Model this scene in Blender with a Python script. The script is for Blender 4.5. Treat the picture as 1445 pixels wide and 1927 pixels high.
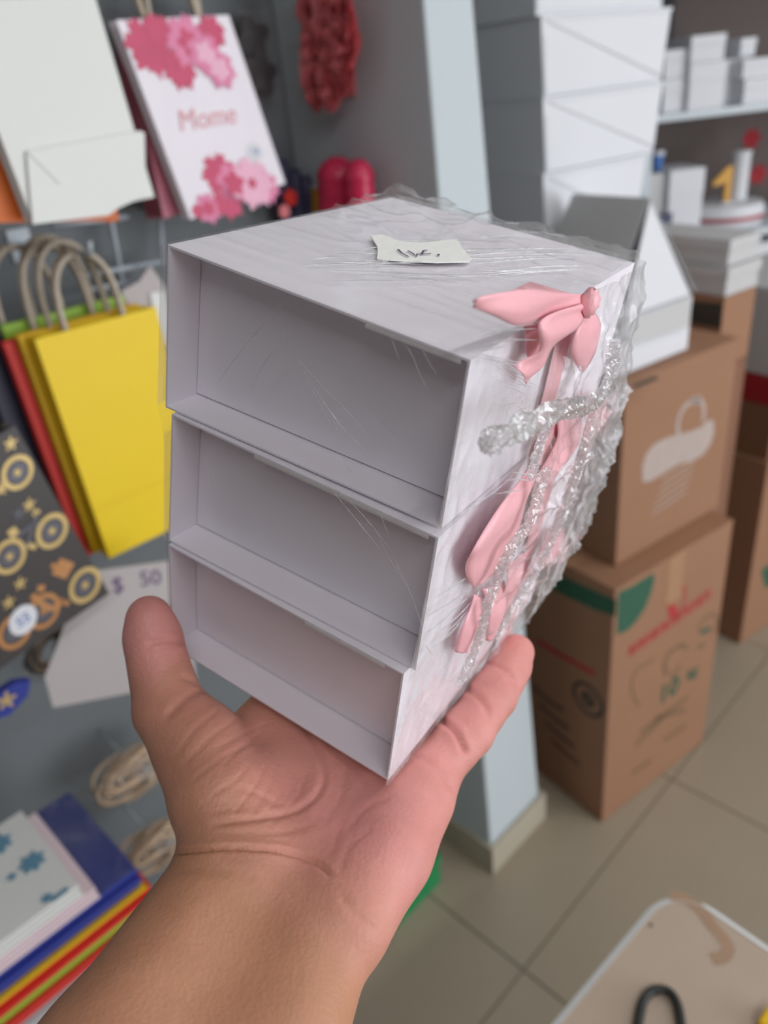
import bpy, bmesh, math, random
import numpy as np
from mathutils import Vector, Matrix, noise as mnoise

random.seed(7); np.random.seed(7)
scene = bpy.context.scene
for o in list(bpy.data.objects): bpy.data.objects.remove(o)
COL = scene.collection

# ------------------------------------------------------------------ camera
FPX, CX, CY, CAMH = 1454.0, 722.5, 963.5, 1.6
RC = np.array([[0.99281114, -0.11866683, 0.01562779],
               [-0.07077033, -0.47669844, 0.87621353],
               [-0.09652774, -0.87102054, -0.48166961]])
CAM = np.array([0, 0, CAMH])
cd = bpy.data.cameras.new('camera'); cam = bpy.data.objects.new('camera', cd); COL.objects.link(cam)
r, d, fw = RC[:, 0], RC[:, 1], RC[:, 2]
cam.matrix_world = Matrix(((r[0], -d[0], -fw[0], 0), (r[1], -d[1], -fw[1], 0), (r[2], -d[2], -fw[2], CAMH), (0, 0, 0, 1)))
cd.sensor_fit = 'VERTICAL'; cd.sensor_height = 36.0; cd.sensor_width = 27.0
cd.lens = FPX / 1927.0 * 36.0
cd.clip_start = 0.01; cd.clip_end = 60
cd.dof.use_dof = True; cd.dof.focus_distance = 0.235; cd.dof.aperture_fstop = cd.lens / 2.9
scene.camera = cam

# ------------------------------------------------------------------ light
ANG = math.radians(41.5)
U = np.array([math.cos(ANG), math.sin(ANG), 0]); V = np.array([-math.sin(ANG), math.cos(ANG), 0]); Z = np.array([0, 0, 1.])
ROOM_U0, ROOM_U1, ROOM_V0, ROOM_V1, ROOM_H = -2.6, 4.6, -3.2, 1.10, 2.75
ROOM_V2 = 2.5
def RM(u, v, z): return U * u + V * v + Z * z

w = bpy.data.worlds.new('World'); scene.world = w; w.use_nodes = True
bg = w.node_tree.nodes['Background']; bg.inputs[0].default_value = (0.80, 0.88, 1.0, 1); bg.inputs[1].default_value = 1.0

def area(name, loc, direction, sx, sy, power, col, right=None):
    ld = bpy.data.lights.new(name, 'AREA'); ld.shape = 'RECTANGLE'; ld.size = sx; ld.size_y = sy; ld.energy = power; ld.color = col
    o = bpy.data.objects.new(name, ld); COL.objects.link(o)
    zax = -Vector(direction).normalized(); xax = Vector(right).normalized(); yax = zax.cross(xax)
    o.matrix_world = Matrix(((xax.x, yax.x, zax.x, loc[0]), (xax.y, yax.y, zax.y, loc[1]), (xax.z, yax.z, zax.z, loc[2]), (0, 0, 0, 1)))
    return o
# daylight entering through the open shop front (right-hand side of the room)
area('shop_front_daylight', RM(2.1, ROOM_V0 + 0.05, 1.25), V, 3.4, 2.3, 130, (0.93, 0.965, 1.0), U)

vs = scene.view_settings
vs.view_transform = 'Standard'; vs.look = 'None'; vs.gamma = 1.0; vs.use_curve_mapping = False
vs.exposure = -0.4
try:
    scene.cycles.transparent_max_bounces = 24
except Exception: pass

# ------------------------------------------------------------------ helpers
def ray(p): return RC @ np.array([(p[0] - CX) / FPX, (p[1] - CY) / FPX, 1.0])
def onplane(p, P0, n):
    dd = ray(p); k = ((np.asarray(P0) - CAM) @ n) / (dd @ n); return CAM + dd * k
def onz(p, z): return onplane(p, (0, 0, z), Z)
def onv(p, v): return onplane(p, V * v, V)
def onu(p, u): return onplane(p, U * u, U)
def proj(P):
    c = (np.asarray(P) - CAM) @ RC
    return np.stack([FPX * c[..., 0] / c[..., 2] + CX, FPX * c[..., 1] / c[..., 2] + CY], -1)

class Frame:
    def __init__(s, o, x, y, z): s.o = np.asarray(o, float); s.x = np.asarray(x, float); s.y = np.asarray(y, float); s.z = np.asarray(z, float)
    def __call__(s, a, b, c): return s.o + s.x * a + s.y * b + s.z * c
    def inv(s, P): q = np.asarray(P) - s.o; return np.array([q @ s.x, q @ s.y, q @ s.z])
WORLD = Frame((0, 0, 0), (1, 0, 0), (0, 1, 0), (0, 0, 1))

def thing(name, label, cat, loc, group=None):
    o = bpy.data.objects.new(name, None); o.empty_display_size = 0.02; COL.objects.link(o)
    o.location = Vector(loc); o['label'] = label; o['category'] = cat
    if group: o['group'] = group
    return o
def wloc(p):
    l = np.zeros(3)
    while p is not None: l = l + np.array(p.location); p = p.parent
    return l
def mk(name, verts, faces, mat, parent=None, smooth=False, origin=None):
    verts = np.asarray(verts, float)
    org = wloc(parent) if parent is not None else (np.asarray(origin, float) if origin is not None else verts.mean(0))
    me = bpy.data.meshes.new(name); me.from_pydata((verts - org).tolist(), [], [list(map(int, f)) for f in faces]); me.update()
    if smooth: me.polygons.foreach_set('use_smooth', [True] * len(me.polygons))
    if mat is not None: me.materials.append(mat)
    o = bpy.data.objects.new(name, me); COL.objects.link(o)
    if parent is not None: o.parent = parent
    else: o.location = Vector(org)
    return o
def tag(o, label=None, cat=None, group=None, kind=None):
    if label: o['label'] = label
    if cat: o['category'] = cat
    if group: o['group'] = group
    if kind: o['kind'] = kind
    return o
BF = [(0, 3, 2, 1), (4, 5, 6, 7), (0, 1, 5, 4), (1, 2, 6, 5), (2, 3, 7, 6), (3, 0, 4, 7)]
def boxv(fr, x0, x1, y0, y1, z0, z1):
    return [fr(x0, y0, z0), fr(x1, y0, z0), fr(x1, y1, z0), fr(x0, y1, z0), fr(x0, y0, z1), fr(x1, y0, z1), fr(x1, y1, z1), fr(x0, y1, z1)]
def bevel(o, wd, seg=2):
    m = o.modifiers.new('bevel', 'BEVEL'); m.width = wd; m.segments = seg; m.limit_method = 'ANGLE'; return o
def box(name, fr, x0, x1, y0, y1, z0, z1, mat, parent=None, bev=0, origin=None):
    o = mk(name, boxv(fr, x0, x1, y0, y1, z0, z1), BF, mat, parent, origin=origin)
    if bev: bevel(o, bev)
    return o
class MB:
    def __init__(s): s.v = []; s.f = []
    def add(s, v, f):
        b = len(s.v); s.v += [np.asarray(q, float) for q in v]; s.f += [tuple(i + b for i in q) for q in f]
    def box(s, fr, *a): s.add(boxv(fr, *a), BF)
    def build(s, name, mat, parent=None, smooth=False, origin=None): return mk(name, s.v, s.f, mat, parent, smooth, origin)
def tube_geo(pts, rad, n=8, closed=False):
    pts = [np.asarray(p, float) for p in pts]; m = len(pts); rads = rad if hasattr(rad, '__len__') else [rad] * m
    vs_, fs = [], []; prev = None
    for i, p in enumerate(pts):
        t = pts[min(i + 1, m - 1)] - pts[max(i - 1, 0)]; t = t / (np.linalg.norm(t) + 1e-12)
        if prev is None:
            a = np.array([0, 0, 1.]) if abs(t[2]) < .9 else np.array([1., 0, 0]); nx = np.cross(t, a)
        else: nx = prev - t * (prev @ t)
        nx /= np.linalg.norm(nx) + 1e-12; prev = nx; ny = np.cross(t, nx)
        for k in range(n):
            a = 2 * math.pi * k / n; vs_.append(p + (nx * math.cos(a) + ny * math.sin(a)) * rads[i])
    for i in range(m - 1):
        for k in range(n): fs.append((i * n + k, i * n + (k + 1) % n, (i + 1) * n + (k + 1) % n, (i + 1) * n + k))
    fs.append(tuple(range(n - 1, -1, -1))); fs.append(tuple((m - 1) * n + k for k in range(n)))
    return vs_, fs
def tube(name, pts, rad, mat, parent=None, n=8): v, f = tube_geo(pts, rad, n); return mk(name, v, f, mat, parent, True)
def smoothline(pts, n=24):
    P = np.asarray(pts, float); m = len(P); out = []
    for i in range(m - 1):
        p0, p1, p2, p3 = P[max(i - 1, 0)], P[i], P[i + 1], P[min(i + 2, m - 1)]
        k = max(2, n // (m - 1))
        for j in range(k):
            t = j / k; out.append(.5 * ((2 * p1) + (-p0 + p2) * t + (2 * p0 - 5 * p1 + 4 * p2 - p3) * t * t + (-p0 + 3 * p1 - 3 * p2 + p3) * t ** 3))
    out.append(P[-1]); return np.array(out)
def slab(name, poly, nrm, th, mat, parent=None):
    """flat polygon (3D points) given a thickness along nrm"""
    poly = [np.asarray(p, float) for p in poly]; n = len(poly); nv = np.asarray(nrm, float) * th
    v = poly + [p + nv for p in poly]
    f = [tuple(range(n - 1, -1, -1)), tuple(range(n, 2 * n))] + [(i, (i + 1) % n, n + (i + 1) % n, n + i) for i in range(n)]
    return mk(name, v, f, mat, parent)
def annulus(name, c, ax, ay, r0, r1, th, mat, parent, n=28, sq=1.0):
    nz = np.cross(ax, ay); v, f = [], []
    for k in range(n):
        a = 2 * math.pi * k / n; dd = ax * math.cos(a) + ay * math.sin(a) * sq
        v += [c + dd * r0, c + dd * r1, c + dd * r0 + nz * th, c + dd * r1 + nz * th]
    for k in range(n):
        a, b = 4 * k, 4 * ((k + 1) % n); f += [(a + 2, a + 3, b + 3, b + 2), (a + 1, b + 1, b + 3, a + 3), (a, a + 2, b + 2, b), (a, b, b + 1, a + 1)]
    return mk(name, v, f, mat, parent)
def disc_pts(c, ax, ay, r0, n=24, fn=None):
    return [c + (ax * math.cos(2 * math.pi * k / n) + ay * math.sin(2 * math.pi * k / n)) * (r0 * (fn(2 * math.pi * k / n) if fn else 1)) for k in range(n)]
def text_geo(body, size, bold=0.0):
    c = bpy.data.curves.new('t', 'FONT'); c.body = body; c.size = size; c.align_x = 'CENTER'; c.align_y = 'CENTER'; c.resolution_u = 3; c.offset = bold * size
    o = bpy.data.objects.new('t', c); COL.objects.link(o)
    me = bpy.data.meshes.new_from_object(o.evaluated_get(bpy.context.evaluated_depsgraph_get()))
    v = [tuple(q.co) for q in me.vertices]; f = [tuple(p.vertices) for p in me.polygons]
    bpy.data.objects.remove(o); bpy.data.curves.remove(c); bpy.data.meshes.remove(me)
    return v, f
def text(name, body, size, c, ax, ay, mat, parent, off=0.0006, shear=0.0, bold=0.0):
    v, f = text_geo(body, size, bold); nz = np.cross(ax, ay)
    return mk(name, [c + ax * (q[0] + shear * q[1]) + ay * q[1] + nz * off for q in v], f, mat, parent)
def stroke(name, pts, wd, nrm, mat, parent, th=0.0004):
    """flat pen stroke along a 3D polyline lying on a surface"""
    P = [np.asarray(p, float) for p in pts]; v, f = [], []; nrm = np.asarray(nrm, float)
    for i, p in enumerate(P):
        t = P[min(i + 1, len(P) - 1)] - P[max(i - 1, 0)]; s = np.cross(t, nrm); s /= np.linalg.norm(s) + 1e-12
        v += [p + s * wd / 2 + nrm * th, p - s * wd / 2 + nrm * th]
    for i in range(len(P) - 1): f.append((2 * i, 2 * i + 1, 2 * i + 3, 2 * i + 2))
    return mk(name, v, f, mat, parent)

# ------------------------------------------------------------------ materials
def srgb(r, g, b):
    f = lambda c: (c / 255 / 12.92) if c / 255 <= 0.04045 else ((c / 255 + 0.055) / 1.055) ** 2.4
    return (f(r), f(g), f(b), 1)
def mat(name, rgb, rough=0.6, var=0.06, scale=30.0, bump=0.0, bscale=200.0, metal=0.0, spec=0.5, detail=4, stretch=None):
    m = bpy.data.materials.new(name); m.use_nodes = True; nt = m.node_tree; b = nt.nodes['Principled BSDF']
    b.inputs['Roughness'].default_value = rough; b.inputs['Metallic'].default_value = metal; b.inputs['Specular IOR Level'].default_value = spec
    tc = nt.nodes.new('ShaderNodeTexCoord'); src = tc.outputs['Object']
    if stretch:
        mp = nt.nodes.new('ShaderNodeMapping'); mp.inputs['Scale'].default_value = stretch; nt.links.new(src, mp.inputs[0]); src = mp.outputs[0]
    nz = nt.nodes.new('ShaderNodeTexNoise'); nz.inputs['Scale'].default_value = scale; nz.inputs['Detail'].default_value = detail
    nt.links.new(src, nz.inputs['Vector'])
    mx = nt.nodes.new('ShaderNodeMix'); mx.data_type = 'RGBA'
    c = np.array(rgb[:3]); mx.inputs[6].default_value = (*(c * (1 - var)), 1); mx.inputs[7].default_value = (*np.minimum(c * (1 + var), 1), 1)
    nt.links.new(nz.outputs[0], mx.inputs[0]); nt.links.new(mx.outputs[2], b.inputs['Base Color'])
    if bump:
        n2 = nt.nodes.new('ShaderNodeTexNoise'); n2.inputs['Scale'].default_value = bscale; n2.inputs['Detail'].default_value = 3
        nt.links.new(src, n2.inputs['Vector']); bp = nt.nodes.new('ShaderNodeBump'); bp.inputs['Strength'].default_value = bump; bp.inputs['Distance'].default_value = 0.001
        nt.links.new(n2.outputs[0], bp.inputs['Height']); nt.links.new(bp.outputs[0], b.inputs['Normal'])
    return m
M = {}
M['wall'] = mat('wall_paint', srgb(112, 116, 119), 0.75, 0.04, 3, 0.15, 90)
M['pillar'] = mat('pillar_paint', srgb(190, 198, 202), 0.7, 0.03, 4, 0.12, 90)
M['ceiling'] = mat('ceiling_paint', srgb(225, 225, 222), 0.85, 0.02, 3)
M['tile'] = mat('floor_tile', srgb(156, 143, 124), 0.32, 0.05, 9, 0.03, 60)
M['grout'] = mat('grout', srgb(128, 116, 100), 0.9, 0.05, 30)
M['skirt'] = mat('skirting', srgb(176, 166, 148), 0.45, 0.05, 12)
M['card'] = mat('white_card', srgb(244, 238, 245), 0.5, 0.012, 12, 0.03, 500)
M['card_edge'] = mat('card_edge', srgb(222, 216, 216), 0.6, 0.02, 40)
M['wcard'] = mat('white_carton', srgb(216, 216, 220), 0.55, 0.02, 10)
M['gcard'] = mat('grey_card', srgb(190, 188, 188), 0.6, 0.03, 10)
M['kraft'] = mat('kraft_carton', srgb(150, 109, 82), 0.75, 0.07, 8, 0.1, 60)
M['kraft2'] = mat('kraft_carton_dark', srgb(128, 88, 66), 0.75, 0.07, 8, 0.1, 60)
M['tape_clear'] = mat('packing_tape', srgb(168, 128, 98), 0.2, 0.05, 20)
M['green_ink'] = mat('green_ink', srgb(42, 88, 66), 0.7, 0.12, 40)
M['dark_ink'] = mat('dark_ink', srgb(64, 58, 52), 0.75, 0.15, 40)
M['olive_ink'] = mat('olive_ink', srgb(118, 92, 66), 0.75, 0.15, 60)
M['red_ink'] = mat('red_ink', srgb(172, 48, 50), 0.7, 0.15, 40)
M['white_ink'] = mat('white_ink', srgb(176, 160, 152), 0.7, 0.10, 40)
M['purple_ink'] = mat('purple_ink', srgb(92, 70, 110), 0.6, 0.1, 90)
M['blue_ink'] = mat('blue_ink', srgb(60, 96, 176), 0.6, 0.1, 90)
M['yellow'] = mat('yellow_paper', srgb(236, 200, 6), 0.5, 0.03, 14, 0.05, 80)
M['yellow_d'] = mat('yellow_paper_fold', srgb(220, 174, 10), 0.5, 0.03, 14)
M['red_p'] = mat('red_paper', srgb(208, 44, 34), 0.5, 0.04, 14)
M['navy'] = mat('navy_paper', srgb(38, 36, 58), 0.5, 0.06, 14)
M['green_p'] = mat('green_paper', srgb(150, 190, 60), 0.5, 0.05, 14)
M['orange_p'] = mat('orange_paper', srgb(224, 112, 40), 0.5, 0.04, 14)
M['white_p'] = mat('white_paper', srgb(222, 222, 218), 0.5, 0.02, 8, 0.05, 30)
M['grey_p'] = mat('grey_board', srgb(184, 175, 174), 0.65, 0.02, 8)
M['black_p'] = mat('black_paper', srgb(62, 56, 56), 0.42, 0.06, 14)
M['gold'] = mat('gold_print', srgb(206, 178, 118), 0.35, 0.10, 60, metal=0.35)
M['copper'] = mat('copper_print', srgb(190, 136, 88), 0.35, 0.12, 60, metal=0.35)
M['silver'] = mat('silver_print', srgb(96, 96, 106), 0.35, 0.10, 60, metal=0.3)
M['pinkbag'] = mat('pink_paper', srgb(176, 96, 112), 0.45, 0.22, 22)
M['pink1'] = mat('crimson_print', srgb(200, 70, 106), 0.5, 0.16, 46)
M['pink2'] = mat('pink_print', srgb(222, 128, 164), 0.5, 0.14, 46)
M['pink3'] = mat('pale_pink_print', srgb(236, 178, 200), 0.5, 0.1, 46)
M['palepink'] = mat('pale_pink_paper', srgb(226, 204, 210), 0.5, 0.04, 30)
M['script'] = mat('script_print', srgb(226, 160, 166), 0.5, 0.08, 46)
M['floralbase'] = mat('floral_paper', srgb(234, 226, 234), 0.45, 0.035, 60, stretch=(1, 1, .3))
M['kraftcord'] = mat('paper_cord', srgb(196, 182, 164), 0.8, 0.14, 120, 0.5, 260)
M['tancord'] = mat('tan_cord', srgb(196, 168, 140), 0.8, 0.16, 90, 0.5, 260)
M['wire'] = mat('white_wire', srgb(176, 184, 192), 0.35, 0.03, 20)
M['rose'] = mat('dusty_rose', srgb(232, 132, 138), 0.6, 0.2, 34)
M['hotpink'] = mat('hot_pink_foil', srgb(206, 44, 84), 0.3, 0.25, 24)
M['amber'] = mat('amber_item', srgb(206, 150, 44), 0.5, 0.1, 30)
M['indigo'] = mat('indigo_item', srgb(62, 62, 92), 0.5, 0.1, 30)
M['charcoal'] = mat('charcoal_felt', srgb(70, 68, 70), 0.7, 0.15, 60)
M['smoke'] = mat('smoke_pouch', srgb(96, 96, 98), 0.3, 0.1, 20)
M['ribbon'] = mat('satin_ribbon', srgb(250, 184, 192), 0.3, 0.05, 220, 0.2, 900, stretch=(1, 4, 1))
M['masking'] = mat('masking_tape', srgb(246, 245, 240), 0.6, 0.02, 30, 0.3, 260)
M['blue_p'] = mat('blue_paper', srgb(44, 56, 140), 0.45, 0.08, 20)
M['bluesky'] = mat('teal_blue_print', srgb(96, 140, 164), 0.6, 0.18, 80)
M['wtable'] = mat('white_laminate', srgb(226, 228, 228), 0.4, 0.02, 20)
M['tabletop'] = mat('worn_tabletop', srgb(186, 166, 148), 0.5, 0.06, 16, 0.04, 120)
M['stain'] = mat('glue_stain', srgb(172, 140, 114), 0.4, 0.06, 40)
M['blackplastic'] = mat('black_plastic', srgb(34, 36, 36), 0.4, 0.08, 30)
M['yellowplastic'] = mat('yellow_plastic', srgb(240, 190, 10), 0.4, 0.03, 30)
M['greenbox'] = mat('green_box', srgb(26, 130, 74), 0.5, 0.06, 30)
M['shelf'] = mat('grey_shelf', srgb(196, 204, 210), 0.4, 0.03, 20)
M['darkback'] = mat('dark_shelf_back', srgb(98, 84, 80), 0.7, 0.1, 10)
M['redbox'] = mat('red_box', srgb(158, 34, 42), 0.5, 0.08, 20)
M['bluebox'] = mat('blue_cup', srgb(72, 118, 186), 0.5, 0.06, 20)
M['navybox'] = mat('navy_box', srgb(52, 58, 92), 0.5, 0.06, 20)
M['lamp'] = bpy.data.materials.new('lamp_tube'); M['lamp'].use_nodes = True
_n = M['lamp'].node_tree; _b = _n.nodes['Principled BSDF']; _b.inputs['Emission Color'].default_value = (0.95, 0.97, 1, 1); _b.inputs['Emission Strength'].default_value = 6

def film_mat(name, haze, gloss, scale, streak, rough=0.1, base=0.0, cap=.3):
    """thin clear plastic: mostly see-through, a weak mirror, a white haze for milky creases and for bright reflections"""
    m = bpy.data.materials.new(name); m.use_nodes = True; nt = m.node_tree
    for n in list(nt.nodes): nt.nodes.remove(n)
    N = nt.nodes.new; L = nt.links.new
    out = N('ShaderNodeOutputMaterial'); tr = N('ShaderNodeBsdfTransparent'); gl = N('ShaderNodeBsdfGlossy'); df = N('ShaderNodeBsdfDiffuse'); tl = N('ShaderNodeBsdfTranslucent')
    gl.inputs['Roughness'].default_value = rough; df.inputs['Color'].default_value = (.95, .95, .96, 1); tl.inputs['Color'].default_value = (.95, .95, .96, 1)
    tc = N('ShaderNodeTexCoord'); mp = N('ShaderNodeMapping'); mp.inputs['Scale'].default_value = streak; L(tc.outputs['Object'], mp.inputs[0])
    nz = N('ShaderNodeTexNoise'); nz.inputs['Scale'].default_value = scale; nz.inputs['Detail'].default_value = 5; L(mp.outputs[0], nz.inputs['Vector'])
    bp = N('ShaderNodeBump'); bp.inputs['Strength'].default_value = 0.3; bp.inputs['Distance'].default_value = 0.0008; L(nz.outputs[0], bp.inputs['Height'])
    L(bp.outputs[0], gl.inputs['Normal'])
    lw = N('ShaderNodeFresnel'); lw.inputs['IOR'].default_value = 1.4; L(bp.outputs[0], lw.inputs['Normal'])
    rp = N('ShaderNodeValToRGB'); rp.color_ramp.elements[0].position = .48; rp.color_ramp.elements[1].position = .72; L(nz.outputs[0], rp.inputs[0])
    h1 = N('ShaderNodeMath'); h1.operation = 'MULTIPLY_ADD'; h1.inputs[1].default_value = haze; h1.inputs[2].default_value = base; L(rp.outputs[0], h1.inputs[0])
    g1 = N('ShaderNodeMath'); g1.operation = 'MULTIPLY'; g1.inputs[1].default_value = gloss; L(lw.outputs[0], g1.inputs[0])
    g2 = N('ShaderNodeMath'); g2.operation = 'MINIMUM'; g2.inputs[1].default_value = cap; L(g1.outputs[0], g2.inputs[0])
    ms = N('ShaderNodeMixShader'); ms.inputs[0].default_value = .5; L(df.outputs[0], ms.inputs[1]); L(tl.outputs[0], ms.inputs[2])
    m1 = N('ShaderNodeMixShader'); m2 = N('ShaderNodeMixShader')
    L(h1.outputs[0], m1.inputs[0]); L(tr.outputs[0], m1.inputs[1]); L(ms.outputs[0], m1.inputs[2])
    L(g2.outputs[0], m2.inputs[0]); L(m1.outputs[0], m2.inputs[1]); L(gl.outputs[0], m2.inputs[2]); L(m2.outputs[0], out.inputs[0])
    return m
M['film'] = film_mat('cling_film', 0.08, 0.7, 70, (1, 1, 1), .1, .08)
M['film_flat'] = film_mat('cling_film_taut', 0.03, 0.35, 60, (1, .3, .6), .1, .015)
M['film_crush'] = film_mat('cling_film_crushed', 0.34, 1.2, 160, (1, 1, .45), .12, .12)
M['film_back'] = film_mat('cling_film_bunched', 0.35, 1.2, 160, (1, 1, .45), .12, .30)
M['film_cord'] = film_mat('cling_film_twist', 0.40, 3.0, 260, (1, 1, 1), .06, .20, .55)
M['film_ridge'] = film_mat('cling_film_ridge', 0.30, 1.8, 200, (1, 1, 1), .15, .42)  # extra white base paints the highlights along the wrinkles
M['pouch'] = film_mat('clear_pouch', 0.06, 0.6, 40, (1, 1, 1), .1, .02)

def skin_mat():
    m = bpy.data.materials.new('skin'); m.use_nodes = True; nt = m.node_tree; b = nt.nodes['Principled BSDF']; N = nt.nodes.new; L = nt.links.new
    at = N('ShaderNodeAttribute'); at.attribute_name = 'tone'
    sx = N('ShaderNodeSeparateColor'); L(at.outputs['Color'], sx.inputs[0])
    tc = N('ShaderNodeTexCoord')
    nz = N('ShaderNodeTexNoise'); nz.inputs['Scale'].default_value = 70; nz.inputs['Detail'].default_value = 5; L(tc.outputs['Object'], nz.inputs['Vector'])
    mx = N('ShaderNodeMix'); mx.data_type = 'RGBA'; mx.inputs[6].default_value = srgb(188, 135, 105); mx.inputs[7].default_value = srgb(216, 146, 139)
    L(sx.outputs[0], mx.inputs[0])
    m2 = N('ShaderNodeMix'); m2.data_type = 'RGBA'; m2.blend_type = 'MULTIPLY'; m2.inputs[0].default_value = .35
    rp = N('ShaderNodeValToRGB'); rp.color_ramp.elements[0].position = .3; rp.color_ramp.elements[0].color = (.62, .55, .52, 1); rp.color_ramp.elements[1].position = .7; rp.color_ramp.elements[1].color = (1, 1, 1, 1)
    L(nz.outputs[0], rp.inputs[0]); L(mx.outputs[2], m2.inputs[6]); L(rp.outputs[0], m2.inputs[7]); L(m2.outputs[2], b.inputs['Base Color'])
    b.inputs['Roughness'].default_value = .5; b.inputs['Specular IOR Level'].default_value = .35
    b.inputs['Subsurface Weight'].default_value = .25; b.inputs['Subsurface Radius'].default_value = (1, .35, .2); b.inputs['Subsurface Scale'].default_value = .003
    mp = N('ShaderNodeMapping'); mp.inputs['Rotation'].default_value = (0, 0, .5); mp.inputs['Scale'].default_value = (260, 900, 260); L(tc.outputs['Object'], mp.inputs[0])
    n3 = N('ShaderNodeTexNoise'); n3.inputs['Scale'].default_value = 1; n3.inputs['Detail'].default_value = 4; L(mp.outputs[0], n3.inputs['Vector'])
    n4 = N('ShaderNodeTexVoronoi'); n4.inputs['Scale'].default_value = 700; L(tc.outputs['Object'], n4.inputs['Vector'])
    ad = N('ShaderNodeMath'); ad.operation = 'ADD'; L(n3.outputs[0], ad.inputs[0]); L(n4.outputs[0], ad.inputs[1])
    bp = N('ShaderNodeBump'); bp.inputs['Strength'].default_value = .3; bp.inputs['Distance'].default_value = .0004; L(ad.outputs[0], bp.inputs['Height']); L(bp.outputs[0], b.inputs['Normal'])
    return m
M['skin'] = skin_mat()

# ================================================================== ROOM
RF = Frame((0, 0, 0), U, V, Z)
PWU = 0.93
def struct(o, label=None):
    o['kind'] = 'structure'
    if label: o['label'] = label
    return o
T = 0.637; UO, VO = 0.753, 0.556
floor = struct(box('floor', RF, ROOM_U0, ROOM_U1, ROOM_V0, ROOM_V2, -0.06, -0.004, M['grout'], origin=(0, 0, 0)), 'beige ceramic tile floor with thin darker joints')
tile_me = None
iu0 = math.floor((ROOM_U0 - UO) / T); iu1 = math.ceil((ROOM_U1 - UO) / T); iv0 = math.floor((ROOM_V0 - VO) / T); iv1 = math.ceil((ROOM_V2 - VO) / T)
for i in range(iu0, iu1):
    for j in range(iv0, iv1):
        a0, a1 = max(UO + i * T, ROOM_U0) + .002, min(UO + (i + 1) * T, ROOM_U1) - .002
        b0, b1 = max(VO + j * T, ROOM_V0) + .002, min(VO + (j + 1) * T, ROOM_V2) - .002
        if b0 > ROOM_V1 + .1 and a1 < 1.0: continue
        full = abs((a1 - a0) - (T - .004)) < 1e-6 and abs((b1 - b0) - (T - .004)) < 1e-6
        org = RM(a0, b0, -0.004)
        if full and tile_me is not None:
            o = bpy.data.objects.new('tile', tile_me); COL.objects.link(o); o.parent = floor; o.location = Vector(org)
        else:
            o = box('tile', RF, a0, a1, b0, b1, -0.004, 0.0, M['tile'], origin=org); o.parent = floor
            if full: tile_me = o.data
struct(box('wall_left', RF, ROOM_U0, PWU, ROOM_V1, ROOM_V1 + .12, 0.0005, ROOM_H, M['wall']), 'grey painted wall behind the hanging gift bags')
struct(box('wall_back', RF, ROOM_U1, ROOM_U1 + .12, ROOM_V0, ROOM_V2, -0.06, ROOM_H, M['wall']))
struct(box('wall_recess', RF, PWU - .1, ROOM_U1, ROOM_V2, ROOM_V2 + .12, -0.06, ROOM_H, M['wall']))
struct(box('wall_return', RF, PWU - .1, PWU, ROOM_V1 + .121, ROOM_V2, 0.0005, ROOM_H, M['wall']))
struct(box('wall_front', RF, ROOM_U0 - .12, ROOM_U0, ROOM_V0, ROOM_V1, -0.06, ROOM_H, M['wall']))
mb = MB(); mb.box(RF, ROOM_U0, 0.4, ROOM_V0 - .12, ROOM_V0, -0.06, ROOM_H); mb.box(RF, 3.8, ROOM_U1, ROOM_V0 - .12, ROOM_V0, -0.06, ROOM_H); mb.box(RF, 0.4, 3.8, ROOM_V0 - .12, ROOM_V0, 2.42, ROOM_H)
struct(mb.build('wall_right', M['wall']), 'shop front wall with its wide open entrance')
struct(box('ceiling', RF, ROOM_U0, ROOM_U1, ROOM_V0, ROOM_V2, ROOM_H, ROOM_H + .1, M['ceiling']), 'plain white ceiling')
# pillar standing out of the left wall
PU0, PU1, PV0 = 0.895, 1.085, 0.742   # foot; the pillar tapers slightly towards the ceiling
PTU, PTV = PU1 - .052 * ROOM_H, PV0 + .030 * ROOM_H
struct(bevel(mk('wall_pillar', [RM(PU0, PV0, 0), RM(PU1, PV0, 0), RM(PU1, ROOM_V1 + .1, 0), RM(PU0, ROOM_V1 - .001, 0), RM(PU0, PTV, ROOM_H), RM(PTU, PTV, ROOM_H), RM(PTU, ROOM_V1 + .1, ROOM_H), RM(PU0, ROOM_V1 - .001, ROOM_H)], BF, M['pillar']), .004), 'grey-blue square pillar jutting from the left wall')
mb = MB(); t_ = .009
mb.box(RF, PU0 - t_, PU1 + t_, PV0 - t_, PV0 - .0005, 0, .085); mb.box(RF, PU0 - t_, PU0 - .0005, PV0, ROOM_V1 - .01, 0, .085); mb.box(RF, PU1 + .0005, PU1 + t_, PV0, ROOM_V1 - .01, 0, .085)
struct(mb.build('baseboard_pillar', M['skirt']), 'beige tile skirting around the foot of the pillar')
mb = MB(); mb.box(RF, ROOM_U0, PU0 - t_ - .001, ROOM_V1 - t_, ROOM_V1 - .0005, 0, .085); mb.box(RF, PWU + .0005, ROOM_U1, ROOM_V2 - t_, ROOM_V2 - .0005, 0, .085)
struct(mb.build('baseboard_left', M['skirt']))
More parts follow.
